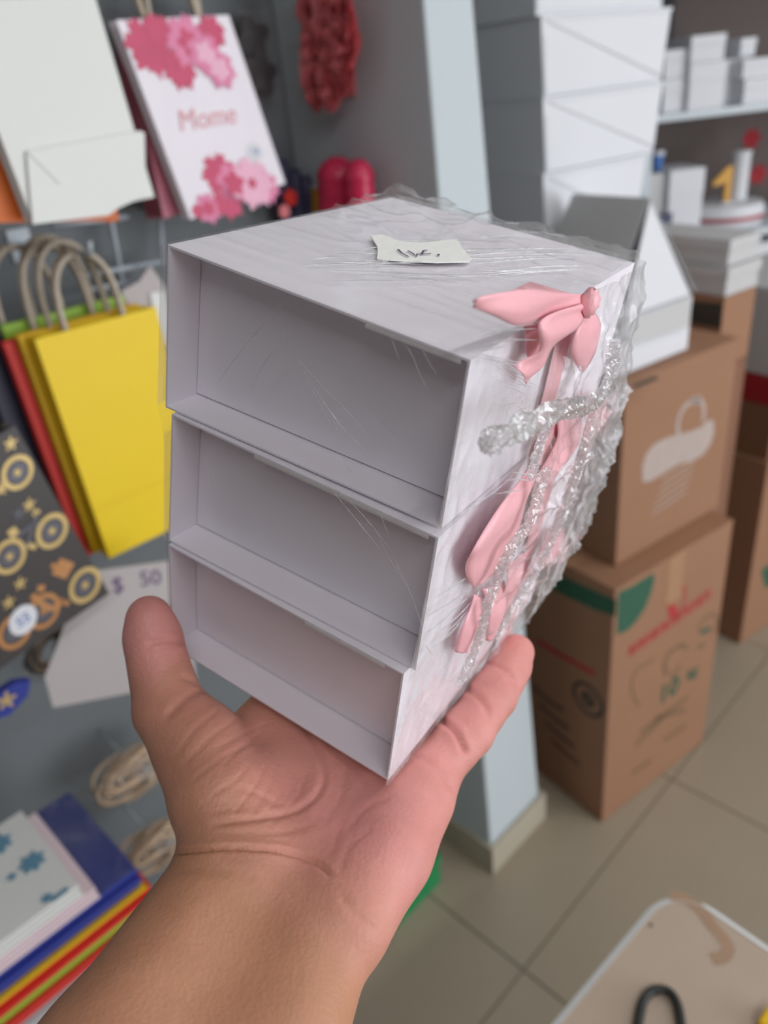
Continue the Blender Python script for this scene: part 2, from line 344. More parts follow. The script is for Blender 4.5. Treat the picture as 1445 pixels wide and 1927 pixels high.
# ceiling tube lamps; the nearest one is added fill for the held boxes
for k, (a, b) in enumerate([(1.5, -0.35), (1.5, -1.9), (3.5, -0.35), (3.5, -1.9), (-0.5, -1.0)]):
    t = thing('ceiling_lamp', ['tube lamp on the ceiling above the aisle by the cartons', 'tube lamp on the ceiling just inside the open shop front', 'tube lamp on the ceiling near the far shelves', 'tube lamp on the ceiling in the far corner by the entrance', 'added fill tube lamp on the ceiling nearest the person holding the boxes'][k], 'lamp', RM(a, b, ROOM_H - .09), 'ceiling tube lamps')
    box('housing', RF, a - .62, a + .62, b - .05, b + .05, ROOM_H - .04, ROOM_H - .001, M['wtable'], t)
    tube('tube', [RM(a - .6, b, ROOM_H - .06), RM(a + .6, b, ROOM_H - .06)], .014, M['lamp'], t, 10)
    l = area('tube_light', RM(a, b, ROOM_H - .085), -Z, 1.2, .06, 9 if k < 4 else 19, (0.97, 0.98, 1.0), U); l.parent = t; l.matrix_parent_inverse = Matrix.Translation(-Vector(t.location))

# ================================================================== HELD BOXES (local frame in millimetres)
HX = np.array([0.76985495, -0.59730983, -0.22482062]); HY = np.array([0.6047383, 0.79530636, -0.04218266]); HZ = np.array([0.20399739, -0.10348311, 0.97348668])
HO = CAM + np.array([-0.005740915, 0.193967958, -0.214586225])
HF = Frame(HO, HX * .001, HY * .001, HZ * .001)
def hloc(P): q = np.asarray(P) - HO; return np.stack([q @ HX, q @ HY, q @ HZ], -1) * 1000
def hpx(px, x=None, y=None, z=None):
    """photo pixel -> point on the plane x=, y= or z= of the box frame (mm), returned in box frame"""
    if x is not None: return hloc(onplane(px, HF(x, 0, 0), HX))
    if y is not None: return hloc(onplane(px, HF(0, y, 0), HY))
    return hloc(onplane(px, HF(0, 0, z), HZ))
FRONT = [dict(TL=(-104.87, 4.94, 160.2), TR=(-.47, 3.17, 158.6), BR=(-.25, 4.77, 107.38), BL=(-106.79, 2.88, 106.3)),
         dict(TL=(-102.58, 1.56, 105.9), TR=(.56, 2.1, 106.08), BR=(1.1, 2.87, 53.54), BL=(-105.31, .07, 52.79)),
         dict(TL=(-104.0, -1.3, 52.42), TR=(-1.17, -.41, 53.2), BR=(.05, .12, .13), BL=(-104.99, -1.3, 0.0))]
BACK = [((-.52, 129.94), (-105.52, 129.94)), ((-.69, 128.67), (-105.68, 127.24)), ((-1.56, 126.16), (-106.55, 124.86))]
ZT = [159.42, 106.1, 52.9]; ZB = [106.6, 53.3, 0.0]
BOXL = ['white sleeve box with a recessed end, topmost of the held stack', 'white sleeve box with a recessed end, middle of the held stack', 'white sleeve box with a recessed end, lowest of the held stack, on the palm']
RIB = {0: [], 1: [], 2: []}
held = []
for b in range(3):
    F = FRONT[b]; c = np.mean([F['BL'], F['BR'], (*BACK[b][0], ZB[b]), (*BACK[b][1], ZB[b])], axis=0)
    t = thing('gift_box', BOXL[b], 'box', HF(*c), 'white boxes stacked on the palm'); held.append(t)
    th = .7
    def rings(k):   # k=0 outer, 1 inner ; order TL TR BR BL
        s = th * k; sg = [(1, -1), (-1, -1), (-1, 1), (1, 1)]
        fr_ = [np.array(F[n]) + np.array([sg[i][0] * s, 0, sg[i][1] * s]) for i, n in enumerate(('TL', 'TR', 'BR', 'BL'))]
        (xr, yr), (xl, yl) = BACK[b]
        bk = [np.array([xl, yl, ZT[b]]), np.array([xr, yr, ZT[b]]), np.array([xr, yr, ZB[b]]), np.array([xl, yl, ZB[b]])]
        bk = [bk[i] + np.array([sg[i][0] * s, 0, sg[i][1] * s]) for i in range(4)]
        return fr_, bk
    fo, bo = rings(0); fi, bi = rings(1)
    NS = 10
    vv, ff = [], []
    for k in range(NS + 1):
        a = k / NS
        for ro in ((fo, bo), (fi, bi)):
            for i in range(4):
                vv.append(HF(*(ro[0][i] * (1 - a) + ro[1][i] * a)))
    for k in range(NS):
        A, B = 8 * k, 8 * (k + 1)
        for i in range(4):
            j = (i + 1) % 4
            ff.append((A + i, A + j, B + j, B + i)); ff.append((A + 4 + j, A + 4 + i, B + 4 + i, B + 4 + j))
    for i in range(4):
        j = (i + 1) % 4; ff.append((i, 4 + i, 4 + j, j)); e = 8 * NS; ff.append((e + j, e + 4 + j, e + 4 + i, e + i))
    mk('sleeve', vv, ff, M['card'], t)
    # inner tray, its end panel set 13.4 mm back from the mouth
    rec = 13.4
    tf = []
    for i, n in enumerate(('TL', 'TR', 'BR', 'BL')):
        sx, sz = [(1, -1), (-1, -1), (-1, 1), (1, 1)][i]
        p0 = fi[i] + (bi[i] - fi[i]) * (rec / 126.0); p1 = fi[i] + (bi[i] - fi[i]) * (1 - 4 / 126.0)
        off = np.array([sx * .25, 0, -.35 if sz < 0 else .55])
        tf.append((p0 + off, p1 + off))
    tv = [HF(*q[0]) for q in tf] + [HF(*q[1]) for q in tf]
    mk('tray', tv, [(0, 3, 2, 1), (4, 5, 6, 7), (0, 1, 5, 4), (1, 2, 6, 5), (2, 3, 7, 6), (3, 0, 4, 7)], M['card'], t)
    # glue flap just under the top edge of the mouth
    a = np.array(F['TL']); e = np.array(F['TR']); s0, s1 = [(.70, .975), (.35, .97), (.62, .93)][b]
    P0 = a + (e - a) * s0; P1 = a + (e - a) * s1
    mk('glue_flap', boxv(WORLD, 0, 1, 0, 1, 0, 1) if False else [HF(*(P + np.array(dd))) for P, dd in ((P0, (0, -.25, -1.9)), (P1, (0, -.25, -1.9)), (P1, (0, 9, -1.9)), (P0, (0, 9, -1.9)), (P0, (0, -.25, -.9)), (P1, (0, -.25, -.9)), (P1, (0, 9, -.9)), (P0, (0, 9, -.9)))], BF, M['card_edge'], t)

def ribbon_strip(name, A, B, offs, parent, n=26, wav=.35, plane='x', th=.35):
    """satin strip between two edge lines traced on the box side, each point lifted off the side by offs (mm)"""
    la, lb = smoothline([(*p, o) for p, o in zip(A, offs)], n), smoothline([(*p, o) for p, o in zip(B, offs)], n)
    m = min(len(la), len(lb)); W_ = 6; v, f = [], []
    for i in range(m):
        pa = hpx(la[i][:2], x=la[i][2]) if plane == 'x' else hpx(la[i][:2], z=la[i][2]); pb = hpx(lb[i][:2], x=lb[i][2]) if plane == 'x' else hpx(lb[i][:2], z=lb[i][2])
        for k in range(W_ + 1):
            s = k / W_; p = pa * (1 - s) + pb * s
            o_ = wav * math.sin(3.1 * s * 2 + i * .35) + .7 * math.sin(math.pi * s)
            p = p + (np.array([o_, 0, 0]) if plane == 'x' else np.array([0, 0, o_ * .2]))
            v.append(p)
    for i in range(m - 1):
        for k in range(W_): a = i * (W_ + 1) + k; f.append((a, a + 1, a + W_ + 2, a + W_ + 1))
    o = mk(name, [HF(*p) for p in v], f, M['ribbon'], parent, True)
    s = o.modifiers.new('solid', 'SOLIDIFY'); s.thickness = th * .001; s.offset = 0
    return o
def bow(b, label=None):
    o = thing('bow', '', '', HF(0, 60, ZB[b] + 25)); del o['label']; del o['category']
    o.parent = held[b]; o.location = Vector(HF(0, 60, ZB[b] + 25) - np.array(held[b].location)); return o
# top box bow
bw = bow(0)
ribbon_strip('loop', [(887, 567), (910, 556), (997, 545), (1051, 550), (1100, 554)], [(890, 578), (925, 592), (982, 614), (1040, 588), (1096, 573)], (2.5, 4, 6, 5, 4), bw, 30)
ribbon_strip('tail', [(1095, 570), (1045, 586), (1018, 612), (1012, 655), (985, 678), (969, 690)], [(1100, 585), (1086, 615), (1047, 650), (1022, 682), (1005, 705), (992, 724)], (5, 7, 7.5, 6, 4, 3), bw, 36, .6)
ribbon_strip('tail', [(984, 610), (988, 645), (994, 672)], [(1022, 604), (1021, 650), (1016, 668)], (2, 2.4, 2), bw, 14)
ribbon_strip('loop', [(1100, 576), (1083, 625), (1077, 668), (1088, 697)], [(1116, 584), (1129, 615), (1122, 660), (1096, 699)], (4, 6.5, 6, 3.5), bw, 24)
ribbon_strip('loop', [(1105, 585), (1094, 618), (1090, 655)], [(1113, 590), (1110, 640), (1099, 660)], (3, 3.2, 2.6), bw, 14)
kv, kf = [], []
kc = hpx((1108, 570), x=6.5)
for i in range(9):
    for j in range(14):
        th_, ph = math.pi * i / 8, 2 * math.pi * j / 14; rr = 1 + .13 * math.sin(4 * ph + 2 * i)
        kv.append(HF(*(kc + np.array([3.0 * math.sin(th_) * math.cos(ph), 3.4 * math.sin(th_) * math.sin(ph), 4.2 * math.cos(th_)]) * rr)))
for i in range(8):
    for j in range(14): kf.append((i * 14 + j, i * 14 + (j + 1) % 14, (i + 1) * 14 + (j + 1) % 14, (i + 1) * 14 + j))
mk('knot', kv, kf, M['ribbon'], bw, True)
ks = hloc(HF(*kc))
def strap(b, y0, wd, parent):
    zt, zb = ZT[b], ZB[b]; x0 = -.2
    pts = [(-16, zt + .35), (x0 + .5, zt + .35), (x0 + 1.2, zt - 1), (x0 + 1.6, (zt + zb) / 2), (x0 + 1.5, zb + 2)]
    if b > 0: pts = pts[2:]
    v, f = [], []
    for (x, z) in pts: v += [HF(x, y0 - wd / 2, z), HF(x, y0 + wd / 2, z)]
    for i in range(len(pts) - 1): f.append((2 * i, 2 * i + 1, 2 * i + 3, 2 * i + 2))
    o = mk('strap', v, f, M['ribbon'], parent); s = o.modifiers.new('solid', 'SOLIDIFY'); s.thickness = .0003; s.offset = 0
strap(0, kc[1] + 2, 13, bw)
bw = bow(1)
ribbon_strip('loop', [(1000, 873), (962, 923), (928, 975), (890, 1031), (879, 1058), (879, 1086), (889, 1105)], [(1012, 868), (1004, 906), (990, 948), (976, 989), (962, 1031), (935, 1072), (908, 1094)], (4, 6, 7, 6.5, 5.5, 4.5, 3.5), bw, 42)
ribbon_strip('tail', [(1042, 772), (1046, 820), (1030, 870), (1005, 905)], [(1092, 778), (1086, 830), (1062, 880), (1030, 920)], (4, 6, 6, 4), bw, 20, .7)
ribbon_strip('loop', [(1108, 745), (1104, 790), (1098, 828)], [(1140, 740), (1134, 790), (1120, 818)], (5, 7, 5), bw, 16, .6)
ribbon_strip('loop', [(1030, 1000), (1006, 1056), (980, 1098)], [(1060, 994), (1050, 1040), (1008, 1078)], (3, 5, 3), bw, 16, .6)
ribbon_strip('tail', [(1004, 860), (1000, 940), (985, 1010)], [(1046, 850), (1034, 930), (1014, 1000)], (2, 2.5, 2), bw, 16, .5)
ribbon_strip('tail', [(1000, 870), (1010, 830), (1030, 790)], [(1030, 880), (1046, 840), (1062, 800)], (3, 4, 4), bw, 16, .5)
strap(1, 92, 13, bw)
bw = bow(2)
strap(2, 90, 13, bw)
ribbon_strip('loop', [(892, 1118), (872, 1176), (856, 1226)], [(908, 1128), (897, 1185), (880, 1228)], (3, 5, 3), bw, 18)
ribbon_strip('tail', [(906, 1108), (921, 1160), (914, 1205)], [(948, 1092), (948, 1150), (930, 1200)], (4, 6, 4), bw, 18, .7)
ribbon_strip('loop', [(952, 1060), (950, 1110), (936, 1160)], [(985, 1040), (978, 1090), (955, 1140)], (4, 6, 4), bw, 18, .7)

# ------------------------------------------------------------------ masking tape label on the top box
tp = thing('tape_label', 'torn strip of cream masking tape with blue pen scribble on the top box', 'label', HF(*hpx((790, 475), z=161.0)))
ZL = 160.9
outl = [(50, 110), (120, 100), (200, 92), (310, 130), (420, 175), (560, 192), (720, 195), (860, 182), (1000, 165), (1100, 156), (1180, 150), (1205, 205), (1230, 260), (1290, 330), (1350, 400), (1320, 440), (1100, 446), (900, 450), (600, 438), (300, 420), (200, 412), (130, 400), (142, 320), (138, 250), (90, 170)]
outl = [(690 + x * .1453, 430 + y * .1453) for x, y in outl]
bt = [HF(*(hpx(p, z=ZL) + np.array([0, 0, 0]))) for p in outl]
slab('tape', bt, HZ, .0004, M['masking'], tp)
def pen(pts): return [HF(*hpx((690 + x * .1453, 430 + y * .1453), z=ZL + .5)) for x, y in pts]
for pts in ([(400, 280), (450, 330), (540, 380)], [(530, 300), (600, 340), (640, 380), (650, 345), (740, 345), (830, 340)], [(710, 345), (735, 300), (780, 295)], [(905, 350), (925, 365), (935, 345)]):
    stroke('pen_stroke', pen(pts), .0007, HZ, M['purple_ink'], tp)

# ------------------------------------------------------------------ cling film
fl = thing('cling_film', 'clear cling film wrapped tight round the three white boxes, crumpled at the bows', 'plastic wrap', HF(-52, 63, 0))
def nse(x, y, z=0.0): return mnoise.noise(Vector((x, y, z)))
def ridged(x, y, z=0): return 1 - abs(2 * nse(x, y, z))
def sst(a, b, x): t = min(max((x - a) / (b - a), 0), 1); return t * t * (3 - 2 * t)
X0, X1, Y0, Y1, ZTOP = -106.9, 1.9, -2.4, 131.2, 160.6
def xleft(z): return float(np.interp(z, (0, 50, 54, 60, 98, 104, 108, 116, 161), (-105.4, -105.0, -105.7, -105.4, -104.2, -105.6, -107.1, -106.6, -105.3)))
def xright(z): return .35 + 1.2 * math.exp(-((z - 66) / 40) ** 2)
def yfront(z): return float(np.interp(z, (0, 53, 106, 161), (-1.9, -1.9, -.4, 2.6)))
def wrap_pt(side, s, z):
    X0, X1, Y0 = xleft(z), xright(z), yfront(z)
    zz = min(max(z / ZTOP, 0), 1); arch = .25 + .75 * math.sin(math.pi * min(max(zz, .02), .98)) ** .6
    if side == 'front':
        x = X0 + (X1 - X0) * s; y = Y0 + .12 * nse(x * .05, z * .03, 3)
        return np.array([x, y, z])
    if side == 'right':
        y = Y0 + (Y1 - Y0) * s; wt = sst(18, 70, y)
        off = .4 + wt * arch * (6.5 + 4.5 * sst(60, 125, y))
        cr = (ridged(y * .05 + z * .015, z * .055 - y * .02, 1.7) ** 3 * 3.4 + ridged(y * .13, z * .12 + y * .05, 5) ** 2 * 1.6 + nse(y * .35, z * .35, 2) * .7) * (.12 + .88 * sst(30, 85, y)) * arch
        return np.array([X1 + off + cr - 2 * wt, y + wt * 2 * nse(y * .07, z * .07, 9), z])
    if side == 'back':
        x = X1 + (X0 - X1) * s; off = 3.5 * arch; cr = ridged(x * .06, z * .05, 8) ** 2 * 3 * arch + nse(x * .3, z * .3) * .6
        xx = x + (8.5 * arch * (1 - s) ** 3)
        return np.array([xx, Y1 + off + cr, z])
    y = Y1 + (Y0 - Y1) * s; return np.array([X0 - .2 - .4 * abs(nse(y * .06, z * .06, 4)) * arch * math.sin(math.pi * s), y, z])
seg = [('front', 48), ('right', 120), ('back', 60), ('left', 30)]; NZ = 130
def sheet(name, cols, mt, closed=False):
    v, f = [], []; n = len(cols)
    for c in cols: v += [HF(*p) for p in c]
    m = len(cols[0])
    for i in range(n - 1):
        for j in range(m - 1): f.append((i * m + j, (i + 1) * m + j, (i + 1) * m + j + 1, i * m + j + 1))
    return mk(name, v, f, mt, fl, True)
fr_cols = [[wrap_pt('front', i / 48, ZTOP * j / NZ - .4) for j in range(NZ + 1)] for i in range(49)]
rt_cols = [[wrap_pt('right', i / 130, ZTOP * j / 150 - .4) for j in range(151)] for i in range(131)]
for j in range(151): rt_cols[0][j] = wrap_pt('front', 1, ZTOP * j / 150 - .4)
bk_cols = [[wrap_pt('back', i / 60, ZTOP * j / 150 - .4) for j in range(151)] for i in range(61)]
bk_cols[0] = list(rt_cols[-1])
lf_cols = [[wrap_pt('left', i / 30, ZTOP * j / 60 - .4) for j in range(61)] for i in range(31)]
o = sheet('front_sheet', fr_cols, M['film_flat']); sheet('side_sheet', rt_cols, M['film_crush']); sheet('back_sheet', bk_cols, M['film_back']); sheet('left_sheet', lf_cols, M['film_flat'])
tcols = []
for i in range(91):
    s = i / 90; x = xleft(160) + (xright(160) - xleft(160)) * s; row = []
    for j in range(91):
        q = j / 90; y = 2.7 + (Y1 + 2 - 2.7) * q
        z = (1 - q) * (160.2 - 1.6 * s) + q * 159.42 + .5 + .35 * ridged(x * .02 + y * .06, y * .09 - x * .01, 2) ** 3 * sst(0, .15, q)
        wt = sst(.42, .95, q) * (1 - .2 * s); bl = sst(.72, .98, q)
        z += wt * (ridged(x * .05, y * .07, 6) ** 3 * 3.0 + nse(x * .2, y * .2, 3) * .6 + 1.0) - (2.0 * sst(.96, 1, q)) + bl * 1.5
        row.append(np.array([x, y, z]))
    tcols.append(row)
sheet('top_sheet', tcols, M['film'])
sheet('bottom_sheet', [[np.array([X0 + (X1 - X0) * i / 8, 0 + (Y1 - 2) * j / 8, -.55]) for j in range(9)] for i in range(9)], M['film_flat'])
# twisted tail of film lying across the side, and seams of bunched film running down between the bows
def rope(name, line, r0, taper, n=90, NR=16, tw=.16):
    cp = smoothline(line, n); cpts = [hpx(p[:2], x=p[2]) for p in cp]; v, f = [], []; m = len(cpts)
    for i, p in enumerate(cpts):
        t_ = cpts[min(i + 1, m - 1)] - cpts[max(i - 1, 0)]; t_ /= np.linalg.norm(t_); nx = np.cross(t_, (1, 0, 0)); nx /= np.linalg.norm(nx); ny = np.cross(t_, nx)
        rr = r0 * (1 - taper * i / m) * (0.6 + .4 * min(1, i / 4))
        for k in range(NR):
            a = 2 * math.pi * k / NR + i * tw
            q = rr * (1 + .55 * (ridged(i * .23, math.cos(a) * 1.6, math.sin(a) * 1.6 + r0) - .5) + .28 * math.sin(5 * a + i * .3))
            v.append(HF(*(p + nx * math.cos(a) * q + ny * math.sin(a) * q * .75)))
    for i in range(m - 1):
        for k in range(NR): f.append((i * NR + k, i * NR + (k + 1) % NR, (i + 1) * NR + (k + 1) % NR, (i + 1) * NR + k))
    f.append(tuple(range(NR))); return mk(name, v, f, M['film_cord'], fl)
rope('twisted_tail', [(906, 842, 13), (930, 828, 14.5), (960, 815, 15.5), (990, 800, 16), (1020, 785, 16), (1050, 771, 16), (1080, 768, 15), (1105, 764, 14), (1125, 748, 13), (1140, 730, 12)], 3.1, .25)
rope('bunched_seam', [(1030, 880, 11), (1008, 945, 11.5), (990, 995, 11), (962, 1030, 11), (938, 1085, 10), (920, 1130, 9), (905, 1190, 8), (885, 1245, 6.5), (862, 1290, 5)], 2.1, .2, 110, 12, .3)
rope('bunched_seam', [(1000, 900, 9), (1012, 850, 11), (1030, 800, 13), (1060, 775, 14)], 1.7, .2, 60, 10, .3)
rope('bunched_seam', [(1155, 640, 10), (1150, 700, 12), (1128, 760, 13), (1100, 850, 12), (1075, 920, 11), (1045, 1000, 10), (1010, 1070, 8), (975, 1130, 7), (930, 1200, 5)], 2.4, .3, 110, 12, .25)

# stretched wrinkles: slender raised folds of film
def wr(P, wd, hgt, n_axis):
    P = smoothline(P, 14); v, f = [], []; m = len(P)
    for i, p in enumerate(P):
        t_ = P[min(i + 1, m - 1)] - P[max(i - 1, 0)]; t_ /= np.linalg.norm(t_) + 1e-9; s_ = np.cross(t_, n_axis); k = math.sin(math.pi * (i + .3) / (m - .4))
        v += [p + s_ * wd * k, p + n_axis * hgt * k, p - s_ * wd * k]
    for i in range(m - 1):
        a = 3 * i; f += [(a, a + 1, a + 4, a + 3), (a + 1, a + 2, a + 5, a + 4)]
    return v, f
wb = MB(); nX, nY, nZ = np.array([1., 0, 0]), np.array([0, -1., 0]), np.array([0, 0, 1.])
def addw(pxs, axis, off, wd=.3, hg=.35):
    P = [hpx(p, **{axis: off}) for p in pxs]
    if axis == 'z' and any(q[1] > 122 or q[0] > -1 or q[1] < 5 for q in P): return
    v, f = wr(P, wd, hg, {'x': nX, 'y': nY, 'z': nZ}[axis]); wb.add([HF(*q) for q in v], f)
for pxs in ([(560, 672), (590, 740), (618, 792), (640, 850)], [(612, 770), (630, 800), (640, 835), (648, 862)], [(640, 850), (660, 885), (668, 895)], [(552, 668), (600, 720), (650, 770), (690, 815)], [(585, 720), (640, 800), (690, 850)],
            [(595, 890), (650, 935), (700, 990), (735, 1035)], [(610, 905), (680, 990), (720, 1040)], [(700, 985), (730, 1045), (760, 1095), (785, 1140)], [(715, 960), (722, 985), (735, 1015)], [(735, 1040), (765, 1100), (788, 1160), (795, 1180)],
            [(540, 560), (470, 640), (410, 720)], [(560, 600), (500, 680), (470, 740)], [(390, 850), (400, 900), (402, 930)]):
    addw(pxs, 'y', (2.2 if pxs[0][1] < 800 and pxs[-1][1] < 760 else .6 if pxs[0][1] < 780 else -1.2), .13, .2)
for pxs in ([(760, 645), (775, 668), (790, 705), (805, 735)], [(790, 650), (812, 690), (822, 705)], [(735, 635), (745, 660), (752, 680)]):
    addw(pxs, 'y', 1.9, .13, .2)
for k in range(22):   # fan from the upper bow towards the front corner
    a = k / 21; e = (895 + 60 * a + random.uniform(-6, 6), 668 - 18 * a + 150 * a * a + random.uniform(-6, 6)); s = (1010 - 40 * random.random(), 690 + 75 * a + random.uniform(-8, 8))
    if k % 2: e = (e[0] + 40, e[1] + 10)
    addw([e, ((e[0] + s[0]) / 2, (e[1] + s[1]) / 2 + random.uniform(-4, 4)), s], 'x', 3.0 + 2 * a, .14 + .14 * random.random(), .3)
for pxs in ([(790, 637), (840, 618), (875, 604)], [(885, 640), (940, 620), (1010, 610)], [(880, 645), (950, 632), (1020, 628)], [(900, 650), (960, 640), (1015, 640)], [(905, 634), (955, 622), (1020, 618)], [(895, 662), (930, 655), (950, 652)]):
    addw(pxs, 'x' if pxs[0][0] > 880 else 'z', 6.0 if pxs[0][0] > 880 else 160.2, .28, .4)
for pxs in ([(816, 1125), (860, 1098), (905, 1070), (960, 1040)], [(803, 1160), (850, 1130), (880, 1110)], [(805, 1190), (850, 1150), (885, 1120)], [(815, 1196), (860, 1160), (893, 1125)], [(818, 1206), (850, 1180), (885, 1140), (903, 1110)], [(810, 1222), (850, 1188), (880, 1150)], [(800, 1212), (808, 1225), (815, 1232)],
            [(838, 995), (880, 960), (930, 925), (965, 895)], [(930, 930), (960, 925), (985, 922)], [(950, 905), (975, 902), (1000, 906)], [(960, 888), (985, 892), (1005, 896)]):
    addw(pxs, 'x', 3.4 if pxs[0][0] < 840 else 8.5, .34, .5)
for k in range(60):
    y0 = 455 + 75 * random.random(); x0 = 560 + 420 * random.random(); ln = 60 + 160 * random.random(); sl = random.uniform(-.06, .05) - .00012 * (x0 - 700)
    addw([(x0, y0 + 8 - .05 * (x0 - 560)), (x0 + ln * .5, y0 + 8 - .05 * (x0 - 560) + sl * ln * .5 - 2), (x0 + ln, y0 + 8 - .05 * (x0 - 560) + sl * ln)], 'z', 160.9, .12 + .3 * random.random() ** 2, .35)
o = wb.build('stretch_wrinkles', M['film_ridge'], fl, True); o['kind'] = 'stuff'

# ================================================================== HAND AND FOREARM
def cone(P, a, b, ra, rb):
    a = np.asarray(a, np.float32); b = np.asarray(b, np.float32); ab = b - a
    t = np.clip(((P - a) @ ab) / (ab @ ab), 0, 1)
    return np.linalg.norm(P - a - t[..., None] * ab, axis=-1) - (ra + (rb - ra) * t)
def smin(a, b, k):
    h = np.clip(.5 + .5 * (b - a) / k, 0, 1); return b + (a - b) * h - k * h * (1 - h)
def chain(P, pts, k):
    dd = None
    for (a, ra), (b, rb) in zip(pts[:-1], pts[1:]):
        q = cone(P, a, b, ra, rb); dd = q if dd is None else smin(dd, q, k)
    return dd
MCP = dict(i=(-60, 30, -15), m=(-38, 40, -15.2), r=(-15, 36, -15), p=(6.5, 20, -13.8))
FING = [[(MCP['i'], 11.5), ((-64, 74, -12.4), 9.4), ((-65, 98, -11), 8.5), ((-65, 115, -10), 7.6)],
        [(MCP['m'], 11.5), ((-40, 88, -12.4), 9.6), ((-40, 114, -11), 8.6), ((-40, 133, -10), 7.7)],
        [(MCP['r'], 11.2), ((-15.5, 80, -12.2), 9.2), ((-15.5, 105, -11), 8.3), ((-14.5, 123, -10), 7.4)]]
PINK = [((6.5, 20, -13.0), 11.4), ((8.6, 36, -9.6), 10.0), ((9.6, 45, -8.2), 10.5), ((9.8, 56, -6.6), 9.6), ((9.8, 66, -5.2), 10.0), ((9.2, 77, -4.0), 9.2), ((8.4, 84, -3.2), 9.3), ((7.4, 92.5, -2.2), 8.0)]
def hand_sdf(P):
    d1 = chain(P, [((-25, -58, -20), 19.5), ((-16, -110, -27), 24), ((-4, -190, -42), 32), ((14, -330, -70), 40)], 6)
    d2 = chain(P, [((10, -52, -20), 17), ((24, -110, -27), 22.5), ((36, -190, -42), 30), ((52, -330, -70), 38)], 6)
    pal = smin(d1, d2, 22)
    for a, b, ra, rb in (((-26, -44, -18), MCP['i'], 14, 12), ((-12, -46, -19), MCP['m'], 14, 12), ((2, -46, -19), MCP['r'], 14, 11.8), ((12, -42, -18), MCP['p'], 14.5, 11.6)):
        pal = smin(pal, cone(P, a, b, ra, rb), 7)
    pal = smin(pal, cone(P, (-36, -12, -18), (-30, 22, -17.5), 12.5, 12.5), 6)
    pal = smin(pal, chain(P, [((-24, -48, -17), 15), ((-46, -35, -10.5), 17.5), ((-64, -27, -6.5), 15.5)], 5), 9)
    pal = smin(pal, cone(P, (-58, -14, -17), MCP['i'], 11.5, 11.5), 7)
    pal = smin(pal, chain(P, [((12, -38, -16.5), 14.5), ((11.5, -14, -14.5), 14.2), ((9, 10, -14), 12.6)], 6), 7)
    th = chain(P, [((-64, -27, -6.5), 15), ((-82, -24.5, -.5), 12.8), ((-91, -19.5, 6.5), 11.0), ((-97, -16.3, 11.8), 10.2), ((-101.4, -13.8, 17.5), 10.1), ((-104.4, -12.2, 23.5), 8.5)], 4)
    pal = smin(pal, th, 8)
    fg = None
    for c in FING:
        q = chain(P, c, 3); fg = q if fg is None else smin(fg, q, 1.2)
    out = smin(pal, fg, 4)
    out = smin(out, chain(P, PINK, 2.2), 3.5)
    return np.maximum(out, -252 - P[..., 1])
def surface_nets(fn, lo, hi, h, blk=14):
    lo = np.array(lo, float); n = np.ceil((np.array(hi) - lo) / h).astype(int) + 1
    D = np.full(n, 99, np.float32)
    for i in range(0, n[0], blk):
        for j in range(0, n[1], blk):
            ks = np.arange(0, n[2], blk); cen = np.stack([np.full(len(ks), lo[0] + (i + blk / 2) * h), np.full(len(ks), lo[1] + (j + blk / 2) * h), lo[2] + (ks + blk / 2) * h], -1).astype(np.float32)
            dc = fn(cen); rad = blk * h * .87 * 1.3 + 4
            for k, q in zip(ks, dc):
                i1, j1, k1 = min(i + blk, n[0]), min(j + blk, n[1]), min(k + blk, n[2])
                if abs(q) > rad: D[i:i1, j:j1, k:k1] = np.sign(q) * 99; continue
                G = np.stack(np.meshgrid(lo[0] + np.arange(i, i1) * h, lo[1] + np.arange(j, j1) * h, lo[2] + np.arange(k, k1) * h, indexing='ij'), -1).astype(np.float32)
                D[i:i1, j:j1, k:k1] = fn(G)
    S = D < 0
    c = np.zeros(n - 1, np.int8)
    for a in (0, 1):
        for b in (0, 1):
            for e in (0, 1): c += S[a:n[0] - 1 + a, b:n[1] - 1 + b, e:n[2] - 1 + e].astype(np.int8)
    act = np.argwhere((c > 0) & (c < 8)); idx = -np.ones(n - 1, np.int64); idx[tuple(act.T)] = np.arange(len(act))
    acc = np.zeros((len(act), 3)); cnt = np.zeros(len(act))
    cor = [(a, b, e) for a in (0, 1) for b in (0, 1) for e in (0, 1)]
    for p in cor:
        for ax in range(3):
            if p[ax]: continue
            q = list(p); q[ax] = 1
            d0 = D[tuple((act + p).T)]; d1 = D[tuple((act + q).T)]; mm = (d0 < 0) != (d1 < 0)
            t = np.where(mm, d0 / np.where(mm, d0 - d1, 1), 0)
            pos = np.repeat(np.array([p], float), len(act), 0); pos[:, ax] += t
            acc[mm] += pos[mm]; cnt[mm] += 1
    vert = lo + (act + acc / cnt[:, None]) * h
    quads = []
    for ax in range(3):
        o1, o2 = [(1, 2), (2, 0), (0, 1)][ax]
        sl0 = [slice(None)] * 3; sl1 = [slice(None)] * 3; sl0[ax] = slice(0, n[ax] - 1); sl1[ax] = slice(1, n[ax])
        ch = S[tuple(sl0)] != S[tuple(sl1)]; pts = np.argwhere(ch)
        pts = pts[(pts[:, o1] > 0) & (pts[:, o2] > 0) & (pts[:, o1] < n[o1] - 1) & (pts[:, o2] < n[o2] - 1)]
        e1 = np.zeros(3, int); e1[o1] = 1; e2 = np.zeros(3, int); e2[o2] = 1
        q = np.stack([idx[tuple((pts - e1 - e2).T)], idx[tuple((pts - e2).T)], idx[tuple(pts.T)], idx[tuple((pts - e1).T)]], -1)
        flip = ~S[tuple(pts.T)]; q[flip] = q[flip][:, ::-1]; quads.append(q)
    return vert, np.concatenate(quads)
hv, hq = surface_nets(hand_sdf, (-134, -256, -92), (80, 148, 42), 1.0)
